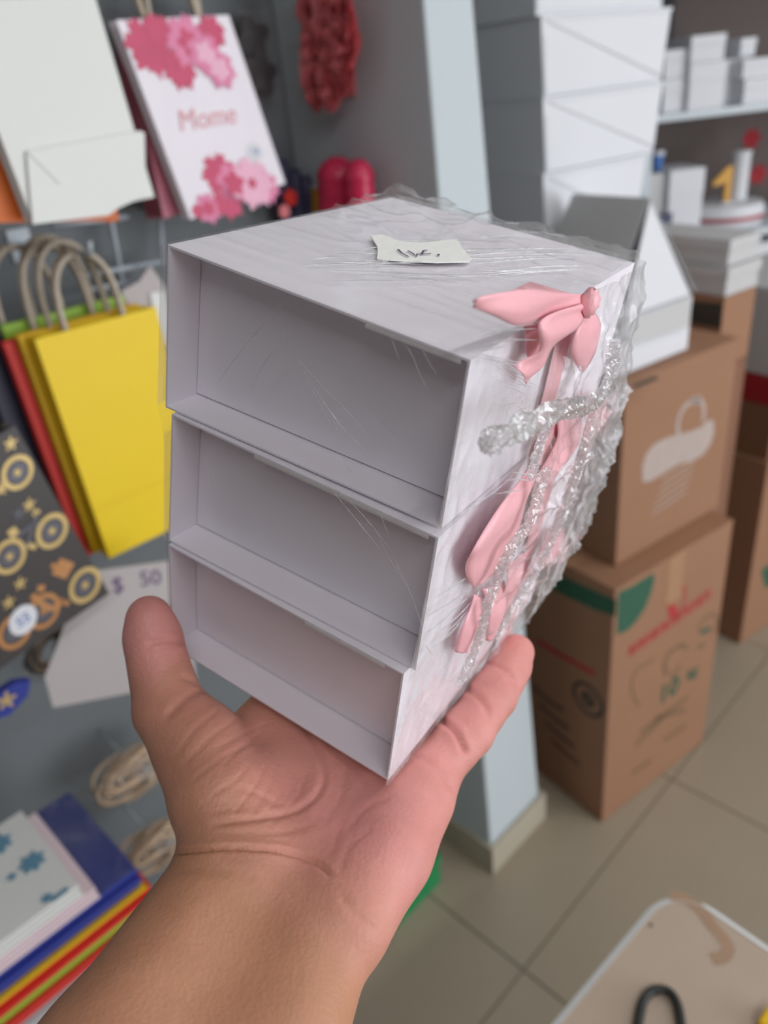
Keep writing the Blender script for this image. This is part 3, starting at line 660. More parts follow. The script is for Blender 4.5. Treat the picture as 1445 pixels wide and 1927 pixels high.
# relax once, then press the palm, wrist and finger creases in
def adj_smooth(v, q, it=2):
    for _ in range(it):
        s = np.zeros_like(v); c = np.zeros(len(v))
        for a in range(4):
            b = (a + 1) % 4
            np.add.at(s, q[:, a], v[q[:, b]]); np.add.at(c, q[:, a], 1); np.add.at(s, q[:, b], v[q[:, a]]); np.add.at(c, q[:, b], 1)
        v = v * .5 + .5 * s / c[:, None]
    return v
hv = adj_smooth(hv, hq, 2)
def vnormals(v, q):
    nrm = np.cross(v[q[:, 2]] - v[q[:, 0]], v[q[:, 3]] - v[q[:, 1]]); out = np.zeros_like(v)
    for a in range(4): np.add.at(out, q[:, a], nrm)
    return out / (np.linalg.norm(out, axis=1, keepdims=True) + 1e-9)
hn = vnormals(hv, hq)
WV = HO + (hv[:, :1] * HX + hv[:, 1:2] * HY + hv[:, 2:] * HZ) * .001
WN = hn[:, :1] * HX + hn[:, 1:2] * HY + hn[:, 2:] * HZ
facing = np.clip(np.sum(WN * (CAM - WV), 1) / np.linalg.norm(CAM - WV, axis=1) * 4, 0, 1)
PX = proj(WV)
CREASE = [([(318, 1607), (370, 1601), (427, 1596), (484, 1598), (540, 1605), (597, 1625), (622, 1648)], 1.6, 4),
          ([(322, 1640), (380, 1634), (440, 1640), (500, 1655), (560, 1690)], .35, 8),
          ([(400, 1551), (444, 1545), (540, 1531), (585, 1508), (606, 1480), (610, 1455), (604, 1425), (592, 1396), (570, 1362)], 1.0, 5),
          ([(399, 1568), (484, 1569), (540, 1565), (586, 1551), (600, 1535)], .4, 5),
          ([(640, 1682), (658, 1708), (688, 1738), (711, 1755)], .4, 8),
          ([(600, 1385), (640, 1420), (672, 1450), (690, 1475)], .45, 6),
          ([(773, 1418), (800, 1430), (824, 1448), (842, 1468), (849, 1484)], .8, 5),
          ([(826, 1352), (851, 1370), (865, 1393), (876, 1417)], 1.8, 5),
          ([(875, 1295), (893, 1306), (910, 1324), (922, 1350)], 1.0, 5),
          ([(880, 1302), (900, 1320), (912, 1340)], .4, 3),
          ([(912, 1245), (935, 1253), (957, 1269), (973, 1288)], .9, 4.5),
          ([(280, 1210), (308, 1206), (333, 1208), (352, 1206)], 1.1, 5),
          ([(300, 1218), (330, 1218)], .3, 4),
          ([(311, 1352), (340, 1322), (365, 1304), (400, 1296)], .6, 6),
          ([(336, 1272), (362, 1282), (392, 1298)], .5, 5),
          ([(330, 1420), (370, 1370), (412, 1335)], .3, 4), ([(345, 1440), (400, 1385), (450, 1350)], .28, 4), ([(420, 1440), (460, 1400), (500, 1370)], .25, 4), ([(395, 1500), (440, 1470), (470, 1440)], .25, 4),
          ([(430, 1470), (500, 1500), (545, 1525)], .22, 4), ([(470, 1540), (510, 1470), (520, 1430)], .2, 4), ([(490, 1545), (530, 1490)], .2, 3), ([(400, 1480), (470, 1490), (530, 1520)], .2, 4), ([(380, 1510), (450, 1515), (520, 1535)], .2, 4),
          ([(405, 1410), (450, 1385), (505, 1360)], .3, 3), ([(360, 1470), (420, 1425), (480, 1395)], .3, 3), ([(500, 1560), (560, 1500), (575, 1450)], .3, 3), ([(440, 1530), (480, 1480), (500, 1440)], .28, 3), ([(350, 1540), (420, 1525), (500, 1530)], .3, 3), ([(380, 1585), (460, 1582), (540, 1584)], .3, 3),
          ([(655, 1560), (690, 1520), (735, 1500)], .25, 5), ([(640, 1640), (660, 1590), (700, 1560)], .25, 5),
          ([(600, 1560), (640, 1500), (648, 1440)], .25, 6), ([(620, 1610), (640, 1560)], .2, 5)]
for poly, dep, wd in CREASE:
    P = smoothline(poly, 40); best = np.full(len(PX), 1e9); 
    lo_, hi_ = P.min(0) - 4 * wd, P.max(0) + 4 * wd
    sel = np.where((PX[:, 0] > lo_[0]) & (PX[:, 0] < hi_[0]) & (PX[:, 1] > lo_[1]) & (PX[:, 1] < hi_[1]) & (facing > 0))[0]
    if len(sel) == 0: continue
    dmin = np.full(len(sel), 1e9); tt = np.zeros(len(sel))
    for i in range(len(P) - 1):
        a, b = P[i], P[i + 1]; ab = b - a; t = np.clip(((PX[sel] - a) @ ab) / (ab @ ab + 1e-9), 0, 1)
        dd = np.linalg.norm(PX[sel] - a - t[:, None] * ab, axis=1); up = dd < dmin; dmin = np.where(up, dd, dmin); tt = np.where(up, (i + t) / (len(P) - 1), tt)
    fade = np.clip(np.minimum(tt, 1 - tt) * 8 + .25, 0, 1)
    amt = dep * (np.exp(-(dmin / wd) ** 2) - .25 * np.exp(-((dmin - 2.4 * wd) / (1.6 * wd)) ** 2)) * fade * facing[sel]
    hv[sel] -= hn[sel] * amt[:, None]
hand = mk('person', [HF(*p) for p in hv], hq, M['skin'], None, True, origin=HF(-10, -60, -25))
tag(hand, 'bare left hand and forearm, palm up, carrying the stack of white boxes', 'person')
tone = np.zeros((len(hv), 4), np.float32); tone[:, 3] = 1
pk = np.clip((hv[:, 1] + 62) / 40, 0, 1) * np.clip((hn[:, 2] + .6) / .9, 0, 1)
pk *= .45 + .55 * np.clip((hv[:, 0] + 60) / 60, 0, 1)
tip = np.maximum(np.clip((hv[:, 1] - 60) / 40, 0, 1), np.clip((hv[:, 2] - 8) / 14, 0, 1) * (hv[:, 0] < -85))
tone[:, 0] = np.clip(pk + .5 * tip, 0, 1)
ca = hand.data.color_attributes.new('tone', 'FLOAT_COLOR', 'POINT'); ca.data.foreach_set('color', tone.ravel())

# ================================================================== CARTONS BY THE PILLAR
BNG = math.radians(31.6)
CU = np.array([math.cos(BNG), math.sin(BNG), 0]); CV = np.array([-math.sin(BNG), math.cos(BNG), 0])
def carton(name, label, corner, sx, sy, sz, m, group=None, tape=True, cat='box'):
    """closed shipping carton; corner = near vertical edge at its foot, x along CU, y along CV"""
    fr = Frame(corner, CU, CV, Z); t = thing(name, label, cat, fr(sx / 2, sy / 2, 0), group)
    g = .0035
    body = bevel(box('body', fr, 0, sx, 0, sy, 0.0005, sz - 2 * g, m, t), .003)
    box('flap', fr, .001, sx - .001, 0, sy / 2 - .0015, sz - 2 * g, sz - g, m, t); box('flap', fr, .001, sx - .001, sy / 2 + .0015, sy, sz - 2 * g, sz - g, m, t)
    if tape:
        box('tape', fr, -.0006, sx * 1.0006, sy / 2 - .024, sy / 2 + .024, sz - g, sz - g + .0004, M['tape_clear'], t)
    return t, fr, body
def face_v(fr, px): return onplane(px, fr(0, 0, 0), CV)     # point of the photo on the carton's aisle face
def face_u(fr, px): return onplane(px, fr(0, 0, 0), CU)
def dec_v(name, fr, pxs, m, t): return slab(name, [face_v(fr, p) for p in pxs], -CV, .0006, m, t)
def dec_u(name, fr, pxs, m, t): return slab(name, [face_u(fr, p) for p in pxs], -CU, .0006, m, t)
def str_v(name, fr, pxs, wd, m, t, off=.0007): return stroke(name, [face_v(fr, p) for p in smoothline(pxs, 20)], wd, -CV, m, t, off)
def str_u(name, fr, pxs, wd, m, t): return stroke(name, [face_u(fr, p) for p in smoothline(pxs, 20)], wd, -CU, m, t, .0007)

c0 = CU * 1.0407 + CV * .812
LZ = .6855
ct, cf, _ = carton('shipping_carton', 'tall brown shipping carton with green corner and red lettering, on the floor by the pillar', c0, .396, .285, LZ, M['kraft'])
dec_v('green_corner', cf, [(1163, 1115), (1190, 1103), (1229, 1078), (1231, 1090), (1225, 1115), (1213, 1145), (1195, 1172), (1178, 1188), (1160, 1194)], M['green_ink'], ct)
dec_u('green_band', cf, [(1040, 1075), (1160, 1130), (1158, 1160), (1120, 1148), (1040, 1110)], M['green_ink'], ct)
# red badge and slanting line of red capitals
str_v('red_badge', cf, [(1262, 1160), (1256, 1140), (1264, 1112), (1280, 1100), (1289, 1112), (1285, 1138), (1272, 1160), (1262, 1160)], .006, M['red_ink'], ct)
dec_v('red_badge_fill', cf, [(1258, 1152), (1262, 1136), (1274, 1140), (1272, 1156), (1264, 1162)], M['red_ink'], ct)
for k in range(11):
    a0 = (1184 + 14.2 * k, 1236 - 10.3 * k); h_ = 15
    p = [(a0[0], a0[1]), (a0[0] + 1, a0[1] - h_), (a0[0] + 8, a0[1] - h_ - 6), (a0[0] + 8, a0[1] - 7)]
    str_v('red_letter', cf, [p[0], p[1], p[2], p[3]] if k % 3 else [p[0], p[2], p[1], p[3]], .008, M['red_ink'], ct)
# olive print: roundel, icon ring, weight, lines of small print
str_v('print_frame', cf, [(1232, 1240), (1200, 1258), (1190, 1280), (1190, 1305), (1202, 1328)], .005, M['olive_ink'], ct)
str_v('print_roundel', cf, [(1255, 1270), (1250, 1250), (1262, 1226), (1282, 1214), (1292, 1220)], .011, M['olive_ink'], ct)
str_v('print_roundel', cf, [(1262, 1272), (1275, 1262), (1278, 1250)], .008, M['olive_ink'], ct)
str_v('print_badge', cf, [(1312, 1190), (1322, 1168), (1340, 1156), (1350, 1166), (1346, 1184), (1336, 1192)], .007, M['olive_ink'], ct); dec_v('print_badge_fill', cf, [(1318, 1188), (1336, 1176), (1336, 1184), (1320, 1196)], M['green_ink'], ct)
dec_v('print_badge_foot', cf, [(1312, 1215), (1326, 1208), (1325, 1217), (1313, 1222)], M['olive_ink'], ct)
axx = face_v(cf, (1290, 1270)) - face_v(cf, (1250, 1295)); axx -= Z * (axx @ Z); axx /= np.linalg.norm(axx)
text('weight_print', '10', .078, face_v(cf, (1258, 1300)), axx, Z, M['green_ink'], ct, .0008, 0, .03); text('weight_print', 'kg', .046, face_v(cf, (1302, 1266)), axx, Z, M['green_ink'], ct, .0008, 0, .03)
for a, b in (((1196, 1402), (1248, 1350)), ((1205, 1378), (1294, 1312)), ((1250, 1392), (1290, 1365)), ((1190, 1455), (1225, 1430)), ((1232, 1352), (1290, 1335))):
    str_v('small_print', cf, [a, ((a[0] + b[0]) / 2, (a[1] + b[1]) / 2), b], .012, M['olive_ink'], ct)
# side prints
cc = face_u(cf, (1106, 1316)); annulus('side_roundel', cc, -CV, Z, .036, .046, .0006, M['dark_ink'], ct); annulus('side_roundel', cc, -CV, Z, .006, .02, .0006, M['dark_ink'], ct)
str_u('side_lettering', cf, [(1010, 1205), (1060, 1235), (1120, 1268)], .014, M['red_ink'], ct)
for k in range(4): str_u('side_small_print', cf, [(1002 + 12 * k, 1290 + 34 * k), (1030 + 12 * k, 1316 + 34 * k), (1062 + 10 * k, 1338 + 34 * k)], .010, M['dark_ink'], ct)
box('front_tape', cf, .17, .225, -.0008, -.0002, LZ - .13, LZ - .004, M['tape_clear'], ct)

c1 = onz((1158, 1067), LZ - .0025); c1[2] = LZ - .0025
p1 = CV @ (np.array([c1[0], c1[1], 0]))
UZ = .402
ct, uf, _ = carton('shipping_carton', 'brown carton with a pale looped logo, standing on the tall green-cornered carton', c1, .352, .26, UZ, M['kraft'])
def loop_v(pxs, wd): str_v('logo', uf, pxs, wd, M['white_ink'], ct)
dec_v('logo_body', uf, [(1209, 908), (1208, 880), (1215, 855), (1230, 836), (1258, 822), (1282, 816), (1300, 812), (1318, 804), (1330, 792), (1342, 790), (1343, 812), (1336, 836), (1322, 856), (1300, 868), (1275, 874), (1252, 888), (1226, 904)], M['white_ink'], ct)
loop_v([(1276, 818), (1275, 795), (1284, 770), (1300, 756), (1318, 754), (1324, 770), (1322, 792)], .011); loop_v([(1300, 754), (1318, 752)], .016)
for k in range(5): str_v('logo_small_print', uf, [(1226 + 5 * k, 968 - 16 * k), (1260 + 6 * k, 945 - 16 * k), (1290 + 4 * k, 925 - 14 * k)], .0035, M['white_ink'], ct)
q = uf.inv(onz((1213, 716), LZ + UZ - .002)); box('handle_slot', uf, q[0] - .03, q[0] + .035, q[1] - .006, q[1] + .006, UZ - .0038, UZ - .0024, M['dark_ink'], ct)  # dark strip on the flap stands in for shade inside the slot
TOPZ = LZ + UZ - .0025

# gable box on the upper carton
g0 = uf(.012, .03, 0); gz = TOPZ - .0005
gf = Frame((g0[0], g0[1], gz), CU, CV, Z)
pr = gf.inv(onplane((1303, 548), gf(0, 0, 0), CV)); gw = max(.2, pr[0]); gh = pr[2] * .93
t = thing('gable_box', 'white house-shaped paper box with a peaked lid, on the carton with the looped logo', 'box', gf(gw / 2, .12, 0))
D_ = .19
v = boxv(gf, 0, gw, 0, D_, 0.0005, gh); mk('body', v, BF, M['wcard'], t)
ap = gf.inv(onplane((1222, 372), gf(0, .015, 0), CV))
ax_ = ap[0]; az_ = ap[2]
e_ = .004
def prism(name, P, Q, m, par):   # quad panel with thickness
    n = np.cross(P[1] - P[0], P[3] - P[0]); n /= np.linalg.norm(n); return slab(name, P, n, .0012, m, par)
prism('lid_panel', [gf(-.045, .0, gh + .006), gf(-.045, D_, gh + .006), gf(ax_, D_, az_), gf(ax_, .015, az_)], None, M['gcard'], t)  # grey colour stands in for the shade on this side of the roof
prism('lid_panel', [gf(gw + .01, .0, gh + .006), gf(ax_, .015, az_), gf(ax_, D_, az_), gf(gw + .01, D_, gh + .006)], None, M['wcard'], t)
slab('gable_end', [gf(.015, .004, gh + .002), gf(gw - .002, .004, gh + .002), gf(ax_ + .004, .017, az_ - .006)], -CV, .0012, M['wcard'], t)
slab('gable_end', [gf(.0, D_ - .01, gh + .002), gf(gw, D_ - .01, gh + .002), gf(ax_, D_ - .01, az_ - .004)], CV, .0012, M['wcard'], t)
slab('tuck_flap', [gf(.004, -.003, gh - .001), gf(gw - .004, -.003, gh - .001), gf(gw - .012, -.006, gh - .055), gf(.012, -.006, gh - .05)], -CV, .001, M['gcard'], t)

# carton standing behind, carrying the pile of cake boxes
wc = onz((1018, 330), 1.2)
def on_cv(px, c): return onplane(px, CV * c, CV)
SC = 1.115
pA = on_cv((1018, 184), SC)
bx = pA @ CU
zs = [on_cv((1018, y), SC)[2] for y in (29, 184, 328, 470)]
bw_ = on_cv((1249, 172), SC) @ CU - bx
hz = zs[3]
dpt = .21
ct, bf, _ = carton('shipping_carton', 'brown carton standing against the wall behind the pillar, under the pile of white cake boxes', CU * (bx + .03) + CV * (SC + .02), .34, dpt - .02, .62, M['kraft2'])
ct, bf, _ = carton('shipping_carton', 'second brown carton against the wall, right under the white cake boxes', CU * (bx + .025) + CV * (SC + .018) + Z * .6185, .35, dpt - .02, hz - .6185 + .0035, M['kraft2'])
def cake_box(label, z0, z1, dx, wd, group, tape_=True):
    fr = Frame(CU * (bx + dx) + CV * SC + Z * z0, CU, CV, Z); t = thing('cake_box', label, 'box', fr(wd / 2, dpt / 2, 0), group); h_ = z1 - z0; tp_ = .012
    # slightly tapered body (wider at the top), lid with front skirt and diagonal tuck edge
    lo = [(tp_, tp_ * .4), (wd - tp_, tp_ * .4), (wd - tp_, dpt - tp_), (tp_, dpt - tp_)]; hi = [(0, 0), (wd, 0), (wd, dpt), (0, dpt)]
    v = [fr(a, b, .0005) for a, b in lo] + [fr(a, b, h_ - .006) for a, b in hi]; mk('body', v, BF, M['wcard'], t)
    box('lid', fr, -.002, wd + .002, -.002, dpt + .002, h_ - .006, h_ - .0005, M['wcard'], t)
    k = .94
    slab('tuck_flap', [fr(.012, -.0008, h_ - .008), fr(wd - .006, -.0008, h_ - .008), fr(wd - .014, .0025, h_ * .08)], -CV, .0016, M['wcard'], t)
    slab('tuck_flap', [fr(.006 + .008, .0036, h_ * .04), fr(.008, .0004, h_ - .03), fr(wd - .022, .0036, h_ * .04)], -CV, .0008, M['wcard'], t)
    return t
G = 'white cake boxes piled by the wall'
cake_box('white cake box, topmost in the pile beside the pillar, cut by the photo edge', zs[0], zs[0] + .19, -.02, bw_ + .01, G)
cake_box('white cake box with diagonal flap, second from top of the pile by the pillar', zs[1], zs[0], 0, bw_ + .005, G)
cake_box('white cake box with diagonal flap, third from top of the pile by the pillar', zs[2], zs[1], .005, bw_ - .01, G)
cake_box('white cake box at the bottom of the pile, behind the gable box', zs[3], zs[2], .006, bw_ - .05, G)

# cartons further down the aisle
k0 = onz((1392, 1213), 0)
ct, ff_, _ = carton('shipping_carton', 'brown carton with a green mark on the floor, beyond the tall green-cornered carton', k0, .42, .34, .62, M['kraft'])
dec_v('green_mark', ff_, [(1432, 1075), (1445, 1062), (1460, 1070), (1455, 1100), (1440, 1108)], M['green_ink'], ct)
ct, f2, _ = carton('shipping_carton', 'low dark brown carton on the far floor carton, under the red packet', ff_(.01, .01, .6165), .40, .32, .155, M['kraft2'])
rb = Frame(f2(.0, .0, .1515), CU, CV, Z)
t = thing('red_pack', 'red packet with a pale band on the far stack of cartons', 'packet', rb(.15, .15, 0)); bevel(box('body', rb, .0, .36, .0, .28, .0005, .078, M['redbox'], t), .004); box('band', rb, -.001, .361, .2, .25, .0006, .0795, M['gcard'], t)
ct, f3, _ = carton('pale_carton', 'pale grey carton on the red packet beside the far shelves', rb(0, .0, .0795), .36, .28, .225, M['gcard'], tape=False)
box('label_strip', f3, .03, .2, -.0008, -.0001, .08, .13, M['darkback'], ct)
# narrow cartons seen past the gable box
kb = CU * 1.50 + CV * .935
zb0 = .985; zb1 = 1.146
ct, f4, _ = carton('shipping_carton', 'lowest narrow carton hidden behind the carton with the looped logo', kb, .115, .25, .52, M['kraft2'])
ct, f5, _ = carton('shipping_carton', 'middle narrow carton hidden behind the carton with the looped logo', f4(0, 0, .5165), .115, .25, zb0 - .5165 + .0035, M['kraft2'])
ct, f6, _ = carton('shipping_carton', 'narrow brown carton with a dark patch, seen just right of the gable box', kb + Z * zb0, .115, .25, zb1 - zb0, M['kraft'])
slab('dark_patch', [onplane(p, f6(0, 0, 0), CU) for p in ((1300, 566), (1360, 571), (1357, 618), (1300, 608))], -CU, .0008, M['dark_ink'], ct)
for k, (dz, hh, dx) in enumerate(((0, .06, .0), (.0605, .055, .006))):
    fr = Frame(kb + Z * (zb1 - .0035 + dz), CU, CV, Z); t = thing('flat_box', ['pale grey flat box directly on the dark-patched carton', 'grey flat box with pale lid, second above the dark-patched carton'][k], 'box', fr(.06, .12, 0), 'flat boxes on the far carton')
    bevel(box('body', fr, dx, .115 - dx, dx, .25, .0005, hh - .02, M['gcard'], t), .002); box('lid', fr, dx - .003, .118 - dx, dx - .003, .252, hh - .022, hh - .0005, M['gcard'], t)

# ================================================================== FAR SHELVES (RIGHT)
SY = 2.55
SH = math.radians(4.0); SX = np.array([math.cos(SH), math.sin(SH), 0]); SYA = np.array([-math.sin(SH), math.cos(SH), 0])
S0 = onplane((1235, 225), SYA * SY, SYA)
def onS(px, dd=0): return onplane(px, SYA * (SY + dd), SYA)
SF = Frame(SYA * SY, SX, SYA, Z)
def sxz(px, dd=0): q = onS(px, dd); return q @ SX, q[2]
z1 = sxz((1345, 204))[1]; z2 = sxz((1345, 440))[1]; xl = sxz((1215, 225))[0]; xr = xl + 1.6
t = thing('shelf_unit', 'grey metal shelving along the far side, packed with white boxes', 'shelf', SF((xl + xr) / 2, .2, 0))
for zz_ in (z1, z2, z2 - .42, .12, z1 + .42): bevel(box('shelf_board', SF, xl, xr, 0, .42, zz_ - .022, zz_, M['shelf'], t), .002)
for xx in (xl, xr - .03):
    for yy in (0.002, .39): box('post', SF, xx + .0, xx + .03, yy, yy + .028, 0, z1 + .46, M['shelf'], t)
box('back_panel', SF, xl, xr, .425, .432, .05, z1 + .45, M['darkback'], t)
def small_box(name, label, px0, px1, dd, dp, m, group, z=None, lidm=None):
    x0, zt_ = sxz(px0, dd); x1, zb_ = sxz(px1, dd); zb_ = z if z is not None else zb_
    if x1 < x0: x0, x1 = x1, x0
    fr = Frame(SF(x0, dd, zb_), SX, SYA, Z); h_ = max(zt_ - zb_, .012); w_ = x1 - x0
    t = thing(name, label, 'box', fr(w_ / 2, dp / 2, 0), group)
    bevel(box('body', fr, .001, w_ - .001, .001, dp, .0005, h_ * .62, m, t), .002); box('lid', fr, 0, w_, 0, dp + .001, h_ * .62, h_ - .0005, lidm or m, t)
    return zb_ + h_
GS = 'small white boxes on the upper shelf'
rows = [((1250, 150), (1298, 210), .02, 'small grey-white box at the left end of the upper shelf'), ((1252, 95), (1296, 150), .02, 'small grey-white box on top of the leftmost one on the upper shelf'),
        ((1300, 120), (1360, 208), .0, 'white box with bright front, lower of two, left part of the upper shelf'), ((1302, 68), (1362, 120), .0, 'white box with bright front, stacked above its twin on the upper shelf'),
        ((1364, 112), (1398, 205), .06, 'narrow white box in the middle of the upper shelf'), ((1396, 72), (1420, 112), .05, 'tiny white box perched highest on the upper shelf'),
        ((1402, 150), (1470, 202), .0, 'white box at the right edge of the photo, lower on the upper shelf'), ((1400, 112), (1468, 150), .0, 'white box at the right edge of the photo, upper one on the upper shelf')]
zc = {}
for i, (a, b, dd, lb) in enumerate(rows):
    base = z1 if i in (0, 2, 4, 6) else zc[{1: 0, 3: 2, 5: 4, 7: 6}[i]]
    zc[i] = small_box('small_box', lb, a, b, dd, .2, M['wcard'], GS, z=base)
t = thing('dark_roll', 'dark grey roll standing behind the boxes on the upper shelf', 'roll', SF(sxz((1330, 60))[0], .3, z1))
x_, _z = sxz((1330, 60)); tube('sheet', [SF(x_, .33, z1 + .001), SF(x_, .33, z1 + .34)], .05, M['charcoal'], t, 16); tube('core', [SF(x_, .33, z1 + .002), SF(x_, .33, z1 + .36)], .02, M['gcard'], t, 12)
GM = 'odds and ends on the middle shelf'
small_box('small_box', 'white box beside the navy item on the middle shelf', (1262, 322), (1318, 420), .02, .16, M['wcard'], GM, z=z2)
small_box('small_box', 'grey box partly behind the cake boxes on the middle shelf', (1212, 330), (1256, 420), .04, .14, M['gcard'], GM, z=z2)
x0, zt_ = sxz((1236, 372), -.02); fr = SF
t = thing('navy_pack', 'small navy packet leaning at the middle shelf edge', 'packet', SF(x0 + .03, 0.02, z2)); 
slab('pouch', [SF(x0, .012, z2 + .07), SF(x0 + .07, .012, z2 + .075), SF(x0 + .062, .008, z2 + .012), SF(x0 + .03, .006, z2 + .0008)], -SYA, .01, M['navybox'], t); slab('seal', [SF(x0, .012, z2 + .07), SF(x0 + .07, .012, z2 + .075), SF(x0 + .072, .012, z2 + .085), SF(x0 - .002, .012, z2 + .08)], -SYA, .004, M['indigo'], t)
def cyl(name, c, r0, r1, z0, z1_, m, par, n=28):
    v, f = [], []
    for k in range(n): a = 2 * math.pi * k / n; dd = SX * math.cos(a) + SYA * math.sin(a); v += [c + dd * r0 + Z * z0, c + dd * r1 + Z * z1_]
    for k in range(n): a, b = 2 * k, 2 * ((k + 1) % n); f.append((a, b, b + 1, a + 1))
    f.append(tuple(range(0, 2 * n, 2))[::-1]); f.append(tuple(range(1, 2 * n, 2))); return mk(name, v, f, m, par)
xb_, zb_ = sxz((1248, 296), .06); t = thing('paper_cup', 'blue and white cup above the grey box on the middle shelf', 'cup', SF(xb_, .08, z2 + .155)); 
_zg = sxz((1212, 330), .04)[1]
t.location = Vector(SF(xb_, .1, _zg)); cyl('wall', SF(xb_, .1, _zg), .014, .019, .0005, .05, M['bluebox'], t); cyl('rim', SF(xb_, .1, _zg), .021, .021, .05, .062, M['wcard'], t)
xc_, zc_ = sxz((1376, 420), .1); cc_ = SF(xc_, .16, z2)
t = thing('cake_board', 'round white cake stand with a red band round its edge on the middle shelf', 'cake stand', cc_)
cyl('drum', cc_, .125, .13, .0005, .022, M['wcard'], t, 40); cyl('red_band', cc_, .134, .134, .022, .036, M['redbox'], t, 40); cyl('plate', cc_, .134, .124, .036, .07, M['wcard'], t, 40)
t = thing('white_cylinder', 'upright white cardboard cylinder on the red-banded cake stand', 'tube', cc_ + SX * .045 + Z * .0705); cyl('tube', cc_ + SX * .045 + Z * .07, .03, .03, .0008, .15, M['wcard'], t); cyl('cap', cc_ + SX * .045 + Z * .07, .032, .032, .15, .16, M['wcard'], t)
t = thing('amber_topper', 'amber number-like cake topper beside the white cylinder', 'topper', cc_ + SX * -.035 + Z * .0705)
pt_ = cc_ + SX * -.035 + Z * .07 - SYA * .03
slab('figure', [pt_ + SX * a + Z * b for a, b in ((.01, .001), (.03, .001), (.03, .12), (.012, .12), (-.035, .075), (-.035, .062), (.01, .07))], -SYA, .012, M['amber'], t)
slab('foot', [pt_ + SX * a + Z * b for a, b in ((-.0, .0008), (.042, .0008), (.042, .008), (-.0, .008))], -SYA, .02, M['wcard'], t)
for i, (px, zz0) in enumerate((((1424, 262), .21), ((1436, 330), .09))):
    x_, z_ = sxz(px, .2); c_ = SF(x_, .24, z_)
    t = thing('red_flower', ['red paper flower high at the right edge of the middle shelf', 'red paper flower low at the right edge of the middle shelf'][i], 'flower', SF(x_, .24, z2 + .0008), 'red paper flowers on the middle shelf')
    tube('stem', [SF(x_, .24, z2 + .0008), c_], .003, M['green_ink'], t, 6)
    for k in range(6):
        a = k * math.pi / 3; dd = SX * math.cos(a) + Z * math.sin(a)
        slab('petal', [c_, c_ + dd * .02 + np.cross(dd, SYA) * .014, c_ + dd * .04 - SYA * .012, c_ + dd * .02 - np.cross(dd, SYA) * .014], -SYA, .003, M['redbox'], t)
GL = 'pale boxes on the lower shelf'
z3 = z2 - .42
for i, (a, b, dd, m_, lb) in enumerate((((1290, 452), (1362, 545), .0, 'gcard', 'grey box at the left of the lower far shelf'), ((1366, 452), (1480, 540), .02, 'wcard', 'white box at the right of the lower far shelf'))):
    x0, zt_ = sxz(a, dd); small_box('flat_box', lb, (a[0], a[1] + 14), b, dd, .3, M[m_], GL, z=max(z3, sxz(b, dd)[1] - .2) if False else z3)

# ================================================================== GREEN BOX BEHIND THE HAND
g_ = onz((800, 1665), 0.0); gg = Frame(onz((818, 1650), 0) - U * .16, U, V, Z)
t = thing('green_box', 'small green cardboard box on the floor by the pillar foot', 'box', gg(.08, .06, 0)); bevel(box('body', gg, 0, .16, -.02, .12, .0005, .09, M['greenbox'], t), .003); box('lid', gg, -.003, .163, -.023, .123, .07, .094, M['greenbox'], t)

# ================================================================== WORK TABLE (BOTTOM RIGHT)
TZ = .80
co = onz((1265, 1655), TZ); A0 = onz((1037, 1927), TZ); B0 = onz((1445, 1763), TZ)
ea = A0 - co; ea /= np.linalg.norm(ea); eb = B0 - co; eb /= np.linalg.norm(eb)
eb = eb - ea * (ea @ eb); eb /= np.linalg.norm(eb)
La, Lb, rad = .62, .75, float(np.linalg.norm(onz((1218, 1710), TZ) - co))
def table_outline(ins):
    pts = []
    for (cxn, cyn, a0) in ((0, 0, math.pi), (Lb, 0, 1.5 * math.pi), (Lb, La, 0), (0, La, .5 * math.pi)):
        qx = rad if cxn == 0 else Lb - rad; qy = rad if cyn == 0 else La - rad
        for k in range(9):
            a = a0 + k * math.pi / 16; pts.append((qx + (rad - ins) * math.cos(a), qy + (rad - ins) * math.sin(a)))
    return pts
def tb(p, z): return co + eb * p[0] + ea * p[1] + Z * (z - TZ)
t = thing('work_table', 'beige-topped work table with white rounded edging in the bottom right corner', 'table', tb((Lb / 2, La / 2), 0))
upn = Z if np.cross(eb, ea)[2] > 0 else -Z
po, pi_ = table_outline(0), table_outline(.0062)
v, f = [], []; n = len(po)
for ring, z in ((po, TZ - .024), (po, TZ - .002), (pi_, TZ + .0008), (pi_, TZ - .024)):
    v += [tb(p, z) for p in ring]
for r_ in range(4):
    for k in range(n): a = r_ * n + k; b = r_ * n + (k + 1) % n; c = ((r_ + 1) % 4) * n + (k + 1) % n; d_ = ((r_ + 1) % 4) * n + k; f.append((a, b, c, d_))
mk('edge_band', v, f, M['wtable'], t)
slab('top', [tb(p, TZ - .022) for p in table_outline(.0063)][::1 if upn[2] > 0 else -1], Z, .022, M['tabletop'], t)
for a in (.05, Lb - .05):
    for b in (.05, La - .05): tube('leg', [tb((a, b), 0.0005), tb((a, b), TZ - .024)], .016, M['wtable'], t, 10)
sp = [(1262, 1686), (1290, 1692), (1318, 1712), (1340, 1742), (1362, 1768), (1370, 1785), (1362, 1800), (1340, 1806)]
stroke('glue_stain', [onz(p, TZ) for p in smoothline(sp, 30)], .013, Z, M['stain'], t, .0004)
slab('speck', disc_pts(onz((1224, 1741), TZ + .0002), np.array([1., 0, 0]), np.array([0, 1., 0]), .0022, 9), Z, .0003, M['dark_ink'], t)
